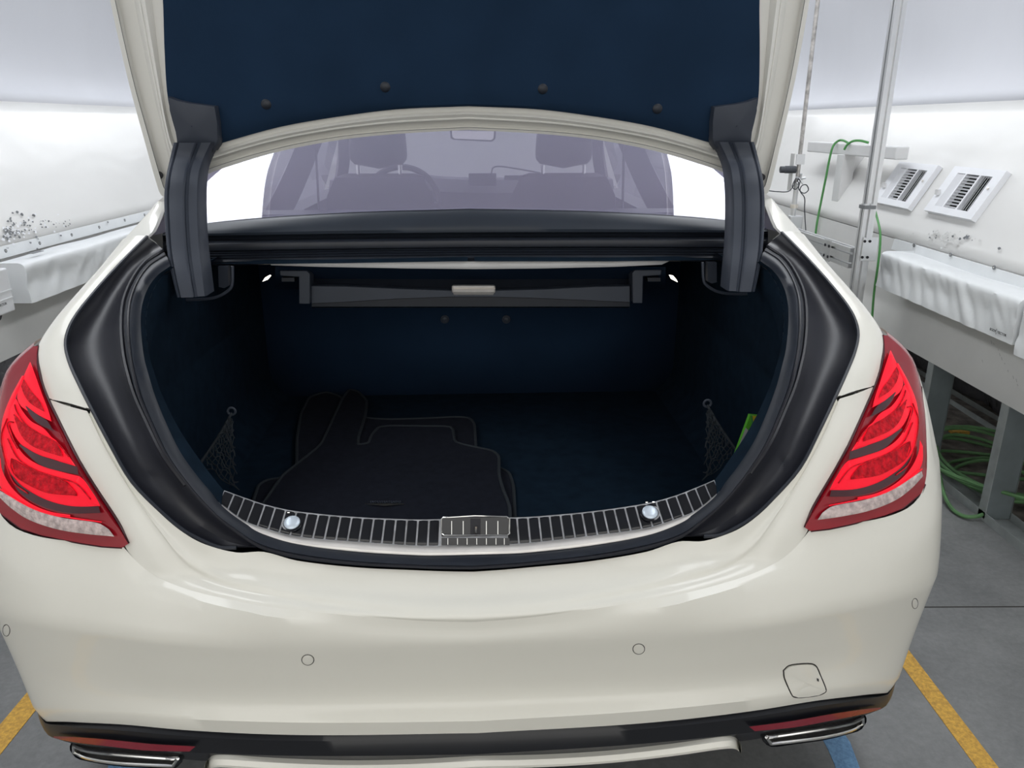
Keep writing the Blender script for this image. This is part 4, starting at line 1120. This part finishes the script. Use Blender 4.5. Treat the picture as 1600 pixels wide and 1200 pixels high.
# exhaust tips
S = _S; surf = _surf
def tipx():
    up = S([(1198,1152),(1240,1146),(1290,1138),(1330,1130),(1348,1122)], -.004)
    dn = S([(1348,1131),(1330,1141),(1290,1151),(1240,1158),(1204,1162)], .000)
    loop = spl(up, 22)+spl(dn, 22)
    m = MB().tube(loop, .0036, 8, closed=True)
    sh_ = MB().grid([loop, [q+Vector((0,.02,.0)) for q in loop], [q+Vector((0,.25,.01)) for q in loop]], cu=True)
    hb_u = S([(1190,1146),(1196,1140),(1240,1133),(1290,1124),(1330,1116),(1348,1113),(1354,1122)], .004)
    hb_d = S([(1354,1128),(1346,1140),(1330,1146),(1290,1156),(1240,1163),(1204,1167),(1192,1158)], .004)
    hl = spl(hb_u, 20)+spl(hb_d, 20)
    hs_ = MB().grid([hl, [q+Vector((0,.03,0)) for q in hl], [q+Vector((0,.3,0)) for q in hl]], cu=True)
    cc = sum(hl, Vector())/len(hl)
    hs_.grid([[q+Vector((0,.004,0)) for q in hl], [cc+(q-cc)*.01+Vector((0,.012,0)) for q in hl]], cu=True)
    return m, sh_, hs_
tm, ts, th = tipx()
for f_ in (0,1):
    g_ = (lambda m: m.flipx()) if f_ else (lambda m: m)
    ex = put('exhaust_tip', g_(tm), M['chrome'], car)
    put('tip_shell', g_(ts), M['steel'], ex); put('tip_housing', g_(th), M['gloss'], ex)

# ---- rear shelf trims below the window
def cross(lst, ys, n=24):
    """rows across the car: (py at centre, py at px 1144, y)"""
    rows = []
    for pc, ps_, y in lst:
        a = C(741,pc,y=y); b = C(1144,ps_,y=y-.004); b2 = C(1200,ps_+max(0,362-ps_)*.8,y=y-.012)
        a.x = 0
        rows.append(full2(spl([a, Vector((b.x*.5, (a.y+b.y)/2, a.z+(b.z-a.z)*.28)), b, b2], n)))
    return rows
def trimrow(name, lst, mt): return put(name, MB().grid(cross(lst, None)), mt, car)
trimrow('shelf_trim', [(324,342,1.93),(328,346,1.90),(333,350,1.875),(342,354,1.862),(351,357,1.852),(358,360,1.848),(363,363,1.85),(366,366,1.87)], M['shelf'])
trimrow('shelf_gap', [(364,364,1.866),(369,369,1.872),(373,373,1.860)], M['rubber'])
trimrow('upper_seal', [(371,371,1.86),(372.5,372.5,1.842),(376,376,1.834),(381,381,1.832),(386,386,1.834),(388.5,388.5,1.845)], M['rubber'])
trimrow('ribbed_seal', [(387,387,1.842),(389.5,389.5,1.828),(391,391,1.831),(393,393,1.826),(395,395,1.829),(397,397,1.824),(399,399,1.827),(403,403,1.822),(408,408,1.826),(408.5,408.5,1.87)], M['rubber'])
# light grey trim strip and its ceiling
def Y(px,py,y): return C(px,py,y=y)
wt = MB().grid([[Y(px,py,1.83) for px,py in ((418,408.5),(500,408.5),(640,408.5),(741,408.5),(850,408.5),(960,408.5),(1048,407))],
                [Y(px,py,1.83) for px,py in ((424,414.5),(500,417),(640,419.5),(741,420.5),(850,419.5),(960,417),(1034,413.5))]])
put('light_trim_strip', wt, M['whitetrim'], car, solid=.004)
cv = MB().grid([[Y(px,417,1.86) for px in (430,741,1040)],[Y(px,440,2.0) for px in (430,741,1040)],[Y(px,452,2.1) for px in (430,741,1040)]]); put('shelf_underside', cv, M['lining'], car)
# pull-out box under the shelf
yb_ = 1.90
dw = MB(); up_e = [(487,446),(540,446.5),(620,450),(704,453),(774,453),(850,451),(930,447),(984,446)]; lo_e = [(487,474),(540,471.5),(620,466.5),(704,463.5),(774,463.5),(850,466),(930,469.5),(984,472)]
dw.grid([[Y(px,py-3,yb_+.06) for px,py in up_e],[Y(px,py,yb_+.004) for px,py in up_e],[Y(px,py+1.5,yb_) for px,py in up_e],[Y(px,py,yb_) for px,py in lo_e],[Y(px,py+.6,yb_+.008) for px,py in lo_e]])
dr = put('shelf_box', dw, M['drawer'], car)
dk = MB().grid([[Y(px,py,yb_+.010) for px,py in lo_e],[Y(px,479,yb_+.010) for px,py in lo_e],[Y(px,481,yb_+.03) for px,py in lo_e],[Y(px,481,yb_+.3) for px,py in lo_e]])
put('box_lower_edge', dk, M['rubber'], dr)
tb = MB().grid([[Y(px,py-3,yb_+.06) for px,py in up_e],[Y(px,425,yb_+.09) for px,py in up_e]]); put('box_rear_panel', tb, M['rubber'], dr)
hd = MB(); rows = []
for py, dy in ((445,.006),(447,-.004),(449.5,-.006),(450.5,-.002),(452,-.007),(456,-.011),(459,-.008),(461,0)):
    e_ = 0 if 446 < py < 459 else 2.5
    rows.append([Y(706+e_,py,yb_+dy+.004), Y(708+e_,py,yb_+dy), Y(741,py,yb_+dy), Y(772-e_,py,yb_+dy), Y(774-e_,py,yb_+dy+.004)])
put('pull_handle', hd.grid(rows), M['band'], dr, label='chrome pull handle')
for s_, pts in ((0,[(437,423),(479,423),(484,428),(484,475),(467,475),(467,433),(438,431)]),(1,[(1034,422),(992,422),(988,427),(989,474),(1004,474),(1005,432),(1033,430)])):
    bk_ = put('box_bracket', MB().prism([Y(px,py,yb_-.02) for px,py in pts], (0,.05,0)), M['drawer'], dr, smooth=False, bevel=.002)
    xx = 440 if not s_ else 1012
    put('bracket_pin', MB().prism([Y(px,py,yb_-.01) for px,py in ((xx,434),(xx+20,434),(xx+20,440),(xx,440))], (0,.03,0)), M['rubber'], dr, smooth=False)
for pts in (((410,440),(414,434),(421,430),(423,431),(418,437)),((1046,430),(1052,431),(1057,437),(1059,441),(1049,436))):
    tlm = put('trunk_light', MB().prism([Y(px,py,1.90) for px,py in pts], (0,.006,0)), M['bulb'], car, smooth=False)

# ---- rear window
gl = MB()
b0 = [Y(741,326,1.905), Y(950,331,1.905), Y(1144,345,1.90), Y(1222,364,1.875)]; b0[0].x = 0
t0 = [Vector((0,2.42,1.468)), Vector((.25,2.42,1.463)), Vector((.47,2.415,1.450)), Vector((.66,2.40,1.425))]
m0 = [a.lerp(b,.5)+Vector((0,-.003,.003)) for a, b in zip(b0, t0)]
cols = [splp(c, 6) for c in zip(*[splp(r, 6) for r in (b0, m0, t0)])]
gl.grid([full2([c[i] for c in cols]) for i in range(len(cols[0]))])
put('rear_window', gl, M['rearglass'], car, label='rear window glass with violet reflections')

# ---- cabin seen through the window
for s_ in (-1,1):
    st_ = put('front_seat', MB().grid([[Vector((s_*.40+dx*w_, y, z)) for dx in (-.25,-.22,-.1,0,.1,.22,.25)] for z, w_, y in ((.5,1,3.55),(.9,1,3.50),(1.12,.92,3.45),(1.20,.75,3.44),(1.215,.6,3.47),(1.20,.75,3.54),(.9,1,3.62))]), M['seat'], car)
    hdm = MB(); rows = []
    for k_ in range(13):
        a_ = k_/12; z = 1.235+.23*a_; ww = .125*(1-(2*a_-1)**6)**.5*(1-.12*a_)+.003; dd = .055*(1-(2*a_-1)**4)**.5+.004
        rows.append([Vector((s_*.40+ww*math.copysign(abs(math.cos(t_))**.5, math.cos(t_)), 3.47+dd*math.copysign(abs(math.sin(t_))**.7, math.sin(t_)), z)) for t_ in [6.2832*j/24 for j in range(24)]])
    put('headrest', hdm.grid(rows, cu=True), M['seat'], st_)
    for dx in (-.09,.09): put('headrest_post', MB().tube([(s_*.40+dx,3.47,1.17),(s_*.40+dx,3.47,1.25)], .009, 8), M['chrome'], st_)
    put('seat_belt', MB().tube([(s_*.60,3.15,1.42),(s_*.605,3.13,1.1),(s_*.60,3.12,.8)], .005, 6), M['ink'], car)
    dc = MB().grid([[Vector((s_*.66,y,z)) for y in (2.3,3.0,3.8,4.6)] for z in (.6,.95,1.10)]).grid([[Vector((s_*.66,y,1.10)) for y in (2.3,3.0,3.8,4.6)],[Vector((s_*.85,y,1.06)) for y in (2.3,3.0,3.8,4.6)]])
    put('door_card', dc, M['seat'], car)
rs = MB().grid([[Vector((x,y,z)) for x in (-.64,-.4,-.1,.1,.4,.64)] for z, y in ((.6,2.6),(1.0,2.52),(1.155,2.48),(1.17,2.42),(1.13,2.30))]); put('rear_bench', rs, M['seat'], car)
ps2 = MB().quad((-.66,1.9,1.135),(.66,1.9,1.135),(.66,2.42,1.14),(-.66,2.42,1.14)); put('parcel_shelf', ps2, M['seat'], car, smooth=False)
ds = MB().grid([[Vector((x,y,z+.02*math.exp(-((x+.36)/.2)**2))) for x in [(-.78+1.56*j/20) for j in range(21)]] for y, z in ((4.35,.8),(4.32,1.06),(4.38,1.125),(4.5,1.13),(4.85,1.10))]); 
da = put('dashboard', ds, M['seatlight'], car)
put('display_screen', MB().box((-.02,4.30,1.10),(.13,4.33,1.165)), M['gloss'], da, smooth=False, bevel=.004)
put('dash_ornament', MB().tube(spl([(.10,4.2,1.16),(.11,4.2,1.20),(.16,4.2,1.205),(.40,4.2,1.165)],20), .004, 6), M['ink'], da)
put('dash_bar', MB().box((.17,4.2,1.135),(.36,4.22,1.160)), M['gloss'], da, smooth=False, bevel=.004)
sw = put('steering_wheel', MB().tube([Vector((-.36+.19*math.cos(6.2832*i/40), 4.02+.07*math.sin(6.2832*i/40), 1.03+.18*math.sin(6.2832*i/40))) for i in range(40)], .016, 8, closed=True), M['seat'], car)
sk = MB().lathe((-.36,4.03,1.03),(0,-1,.3),[(0,-.02),(.07,-.02),(.07,.02),(0,.03)],16)
for a_ in (0,3.14,4.71): sk.tube([(-.36,4.02,1.03),(-.36+.18*math.cos(a_),4.02,1.03+.18*math.sin(a_))],.014,6)
put('wheel_hub', sk, M['seat'], sw)
q0 = Y(704,222,4.0); q1 = Y(775,203,4.0)
mr = MB().prism([Y(703,203,4.0),Y(775,204,4.0),Y(774,217,4.0),Y(769,221.5,4.0),Y(709,218.5,4.0),Y(704,216,4.0),Y(702,200,4.0),Y(706,195,4.0),Y(770,195,4.0)][:6]+[Y(703,196,4.0),Y(775,196,4.0)][::1][:0], (0,.03,0))
mi = put('interior_mirror', mr, M['seat'], car, smooth=False)
put('mirror_glass', MB().prism([Y(706,204,3.998),Y(772,205,3.998),Y(771,216,3.998),Y(767,219,3.998),Y(710,216.5,3.998),Y(707,214,3.998)], (0,.001,0)), M['chrome'], mi, smooth=False)

# ---- trunk lid
def lid(px, py, off=0.0):
    d = ray(px, py, PS_CAR)      # plane y = 1.84-(z-1.27)*.18 + off
    t = (1.84+off-(CAMH-1.27)*.18)/(d.y+.18*d.z); return O+d*t
def LD(l, off): return [lid(px, py, off) for px, py in l]
E0 = [(1300,-190),(1288,-90),(1273,0),(1250,125),(1226,230),(1211,292),(1206,302),(1199,302),(1183,291),(1140,270),(1090,253),(1047,240),(1000,229),(930,217),(850,209),(741,203)]
E1 = [(1293,-190),(1281,-90),(1266,0),(1243,125),(1219,228),(1205,284),(1201,293),(1196,293),(1182,283),(1140,264),(1090,247),(1047,235),(1000,224),(930,212.5),(850,205),(741,199.5)]
E1b= [(1289,-190),(1277,-90),(1261,0),(1238,125),(1214,226),(1201,278),(1198,285),(1193,285),(1180,277),(1139,260),(1090,243.5),(1047,232),(1000,221),(930,210),(850,202.5),(741,197)]
E2 = [(1262,-190),(1252,-90),(1238,0),(1222,100),(1205,190),(1195,240),(1190,255),(1183,262),(1168,262),(1135,252),(1088,237),(1045,226),(1000,215.5),(930,204.5),(850,197.5),(741,192)]
E2b= [(1240,-190),(1232,-90),(1222,0),(1210,95),(1200,170),(1192,215),(1186,232),(1176,243),(1160,247),(1130,240),(1085,226),(1042,214),(998,205),(930,193.5),(850,184),(741,178)]
E3 = [(1206,-190),(1200,-90),(1195,0),(1195,80),(1193,150),(1186,190),(1180,208),(1170,222),(1150,230),(1121,224),(1080,212),(1036,200),(998,192),(930,181),(850,171),(741,166)]
lr = [LD(E0,.0), LD(E0,-.010), LD(E1,-.012), LD(E1,-.002), LD(E1b,.002), LD(E2,-.002), LD([((p[0]+q[0])/2,(p[1]+q[1])/2) for p, q in zip(E2,E2b)],-.020), LD(E2b,-.026), LD([(p[0]*.6+q[0]*.4,p[1]*.6+q[1]*.4) for p, q in zip(E2b,E3)],-.016), LD(E3,-.020), LD(E3,.0)]
lr = [splp(r, 4) for r in lr]
lm = MB(); rr = []
for r in lr:
    r = list(reversed(r)); rr.append(full2(r))
lm.grid(rr)
# outer skin: dished shell over the back
n_ = len(rr[0])
cen = Vector((0,1.86,1.62))
sk_ = [rr[0]]
for u, dy in ((.97,.025),(.85,.045),(.6,.06),(.3,.07),(.02,.075)):
    sk_.append([Vector((q.x*u, q.y+dy, 1.62+(q.z-1.62)*u)) for q in rr[0]])
ldp = put('trunk_lid', lm, M['paint_in'], car, label='open white trunk lid with dark blue lining')
lm2 = MB().grid(sk_); put('outer_skin', lm2, M['paint'], ldp)
def lidline(E, off): return full2(list(reversed(splp(LD(E, off), 4))))
put('edge_seam', MB().tube(lidline(E1, -.0055), .0012, 5), M['slot'], ldp)
Em = [(p[0]*.45+q[0]*.55, p[1]*.45+q[1]*.55) for p, q in zip(E2, E2b)]
put('pressed_ridge', MB().tube(lidline(Em, -.020), .0028, 6), M['paint_in'], ldp)
# close the top of the lid (the rear lip, above the photo)
tp_l = rr[0][-1], rr[0][0]
tz = rr[0][0].z; ty = rr[0][0].y; tx = abs(rr[0][0].x)
put('lid_lip', MB().box((-tx,ty-.06,tz-.04),(tx,ty+.08,tz+.02)), M['paint'], ldp, smooth=False, bevel=.01)
hb_ = list(reversed(LD(E3, -.026)))          # centre first, then out and up the right side
ic = E3[::-1].index((1150,230))
BR = spl(hb_[:ic+1], 20); SR = spl(hb_[ic:], 24)
Bf = full2(BR); nb = len(Bf)
Tr = SR[-1]; Tf = [Vector((Tr.x*(2*i/(nb-1)-1), Tr.y, Tr.z)) for i in range(nb)]
lb2 = MB(); rows = []
for k_ in range(24):
    v_ = k_/23; Rr = SR[k_]; Ll = mx(Rr); row_ = []
    for i in range(nb):
        u = i/(nb-1)
        P_ = Bf[i]*(1-v_)+Tf[i]*v_+Ll*(1-u)+Rr*u-(Bf[0]*(1-u)*(1-v_)+Bf[-1]*u*(1-v_)+Tf[0]*(1-u)*v_+Tf[-1]*u*v_)
        e_ = min(1, 12*min(u,1-u), 8*v_+.0)
        row_.append(P_+Vector((0,-.012*e_**.5,0)))
    rows.append(row_)
lb2.grid(rows)
put('lid_lining', lb2, M['lining'], ldp)
for px, py in ((424,163),(610,136),(856,139),(1035,170)):
    q = lid(px, py, -.037); put('lining_clip', MB().lathe(q,(0,-1,-.18),[(.011,-.004),(.011,.001),(.007,.004),(0,.004)],14), M['rubber'], ldp)
for px, py in ((256,274),(1197,277)):
    q = lid(px, py, -.006); put('rubber_plug', MB().lathe(q,(0,-1,-.18),[(.0085,-.004),(.0085,.003),(0,.004)],14), M['ink'], ldp)
# hinge covers on the lid
hc_ = [(1122,166),(1140,163.5),(1160,161),(1178,157),(1192,152),(1191,172),(1187,190),(1183,206),(1181.5,218),(1181,231),(1160,233),(1145,233),(1128,234),(1122,226),(1119,218),(1119,190)]
hv_ = [lid(px, py, -.052) for px, py in hc_]
cc = sum(hv_, Vector())/len(hv_)
hm = MB().grid([[q+Vector((0,.03,0)) for q in hv_], [q+Vector((0,.003,0)) for q in hv_], [cc+(q-cc)*.95+Vector((0,-.004,0)) for q in hv_], [cc+(q-cc)*.5+Vector((0,-.008,0)) for q in hv_], [cc+(q-cc)*.02+Vector((0,-.009,0)) for q in hv_]], cu=True)
for f_ in (0,1): put('hinge_cover', hm.flipx() if f_ else hm, M['armp'], ldp)
# hinge arms
arm = []
AL = [(1123,222,1.74),(1135,246,1.74),(1141,262,1.715),(1144,280,1.69),(1146,305,1.675),(1146.5,340,1.65),(1145,385,1.62),(1142,420,1.59),(1139,456,1.57)]
AR = [(1181,222,1.74),(1187,246,1.74),(1191,262,1.715),(1194.5,280,1.69),(1197,305,1.675),(1197,340,1.65),(1195,385,1.62),(1190,420,1.59),(1182,456,1.57)]
Al = spl([C(a,b,y=y) for a,b,y in AL], 28); Ar = spl([C(a,b,y=y) for a,b,y in AR], 28)
secs = [(0,.06),(0,.016),(.05,.008),(.28,.006),(.33,.000),(.36,.004),(.40,.0),(.44,-.001),(.80,-.001),(.84,.004),(.88,.0),(.95,.002),(1,.010),(1,.06)]
am = MB().grid([[a.lerp(b, u)+Vector((0,dy,0)) for a, b in zip(Al, Ar)] for u, dy in secs], cv=True)
for f_ in (0,1): put('hinge_arm', am.flipx() if f_ else am, M['armp'], car)
# sockets the arms go down into
so_ = [(1098,410),(1100,440),(1108,449),(1122,456),(1140,459),(1180,459),(1192,456),(1201,444),(1206,432)]
sp_ = [C(px,py,y=1.70) for px,py in so_]
so_m = MB().tube(splp(sp_, 4), .0035, 6); put('hinge_socket_rim', so_m, M['armp'], car); put('hinge_socket_rim', so_m.flipx(), M['armp'], car)
sg = MB().prism([C(px,py,y=1.80) for px,py in ((1106,410),(1120,410),(1120,441),(1112,443),(1106,440))],(0,.02,0)); put('socket_tab', sg, M['armp'], car, smooth=False); put('socket_tab', sg.flipx(), M['armp'], car, smooth=False)

# ---- luggage nets
def net(flip):
    hk = C(1105,633,y=1.55); e1 = C(1152,706,y=1.47); e2 = C(1112,752,y=1.40); e3 = C(1098,752,y=1.47)
    m = MB(); m.tube(spl([hk, hk.lerp(e1,.4)+Vector((0,0,-.004)), e1], 14), .003, 6)
    a0, a1 = hk.lerp(e3,.15), e3
    nn = 9
    for i in range(1, nn+1):
        u = i/nn
        for s_ in (0,1):
            p0 = hk.lerp(e1, max(.1,u-(.12 if s_ else 0))); p1 = hk.lerp(e3, min(1,u+(.0 if s_ else .0)))
            pts = [p0.lerp(p1, k_/8)+Vector((0,.004*math.sin(k_*2.2+i), .006*math.sin(k_*3.14/1.0+(0 if i%2 else 3.14)+k_*1.57))) for k_ in range(9)]
            m.tube(spl(pts, 22), .0011, 4)
    for i in range(1, 8):
        u = i/8; pts = []
        for k_ in range(1, 10):
            t_ = k_/9; p0 = hk.lerp(e1, t_); p1 = hk.lerp(e3, t_); pts.append(p0.lerp(p1, u)+Vector((.004*math.sin(k_*3.14+i),0,0)))
        m.tube(pts, .0011, 4)
    r = MB().tube([hk+Vector((.0,0,.004))+Vector((.008*math.cos(6.283*i/14),0,.008*math.sin(6.283*i/14))) for i in range(14)], .0025, 6, closed=True)
    if flip: m, r = m.flipx(), r.flipx()
    nt_ = put('luggage_net', m, M['binding'], car, smooth=False); put('net_hook', r, M['drawer'], nt_)
net(False); net(True)

# ================================================================== things lying in the trunk
def floor_mat(px, z, lab, extra=None):
    pts = [C(a, b, z=z) for a, b in px]
    pts2 = []
    # light rounding of the corners
    n = len(pts)
    for i in range(n):
        p, q, r = pts[i-1], pts[i], pts[(i+1) % n]
        l = min(.022, (p-q).length*.35, (r-q).length*.35)
        a, b = q+(p-q).normalized()*l, q+(r-q).normalized()*l
        pts2 += [a, a.lerp(q,.5).lerp(q.lerp(b,.5),.5), b]
    c = sum(pts2, Vector())/len(pts2)
    o = thing('floor_mat', (c.x, c.y, z-.008), lab, 'floor mat', car=True, group='floor mats stacked in the trunk')
    put('pile', MB().prism([Vector((q.x,q.y,z-.008)) for q in pts2], (0,0,.007)), M['mat'], o, smooth=False)
    put('edge_binding', MB().tube([Vector((q.x,q.y,z-.002)) for q in pts2], .0042, 7, closed=True), M['binding'], o)
    return o
Z4 = lambda l: [(380+x*.3, 550+y*.3) for x, y in l]
m3 = floor_mat(Z4([(48,930),(50,780),(80,690),(125,664),(300,640),(900,610),(1330,597),(1385,625),(1408,690),(1418,930)]), .621, 'dark floor mat at the bottom of the stack in the trunk')
m2 = floor_mat(Z4([(276,900),(280,450),(300,320),(345,232),(430,205),(505,228),(560,300),(640,343),(760,350),(1000,342),(1100,336),(1180,340),(1205,372),(1212,500),(1212,900)]), .630, 'dark floor mat in the middle of the stack in the trunk')
m1 = floor_mat(Z4([(60,850),(205,640),(270,590),(385,498),(410,470),(520,235),(555,192),(600,205),(645,250),(638,320),(600,440),(598,482),(652,474),(668,430),(705,390),(760,382),(1090,386),(1102,470),(1200,492),(1300,512),(1332,540),(1332,640),(1355,720),(1385,790),(1397,930),(120,930)]), .640, 'dark velour driver floor mat with silver badge lying topmost')
# small silver badge with script on the top mat
z = .641
a = C(571,788,z=z); b = C(632,788,z=z); c = a.lerp(b,.5)
bd = MB().prism([a, c+Vector((0,-.009,0)), b, c+Vector((0,.000,0))], (0,0,.002))
bg = put('badge', bd, M['steel'], m1, smooth=False, label='small silver badge')
sc_ = MB()
random.seed(2)
for i in range(9):
    x = a.x+(b.x-a.x)*(.14+.72*i/8); y = a.y+(b.y-a.y)*(.14+.72*i/8)+.004
    sc_.box((x-.0028,y,z),(x-.0012,y+.010,z+.0015)).box((x+.0012,y,z),(x+.0028,y+.010,z+.0015))
    sc_.box((x-.0028,y+(.008 if i%2 else 0),z),(x+.0028,y+(.010 if i%2 else .002),z+.0015))
put('badge_script', sc_, M['drawer'], m1, smooth=False)
# boxed kit in the right side pocket
y0 = 1.40
k0, k1, k2, k3 = C(1172,649,y=y0), C(1200,652,y=y0), C(1180,720,y=y0), C(1149,712,y=y0)
kt = thing('first_aid_box', k3, 'small green, yellow and white printed box in right trunk pocket', 'box', car=True)
def KP(u, v_): return k3.lerp(k2, u).lerp(k0.lerp(k1, u), v_)
put('carton', MB().prism([k3,k2,k1,k0], (0,.010,0)), M['kitg'], kt, smooth=False)
def dec(nm, uv, m, d=.0006): put(nm, MB().prism([KP(u,v_)+Vector((0,-d,0)) for u, v_ in uv], (0,d*.8,0)), m, kt, smooth=False)
dec('yellow_corner', [(.12,1),(.55,.62),(1,.7),(1,1)], M['kity'])
dec('white_panel', [(0,.70),(.15,.66),(.40,.34),(.1,.18),(0,.2)], M['kitw'])
dec('green_stripe', [(.04,1),(.12,1),(.60,.56),(.52,.5)], M['hose'], .0012)
dec('dark_print', [(.45,.62),(.60,.66),(.66,.58),(.55,.42),(.45,.5)], M['ink'], .0012)
dec('white_print', [(.50,.58),(.58,.60),(.60,.45),(.48,.38)], M['kitw'], .0018)
dec('dark_print', [(.22,.36),(.34,.42),(.36,.32),(.26,.26)], M['ink'], .0012)
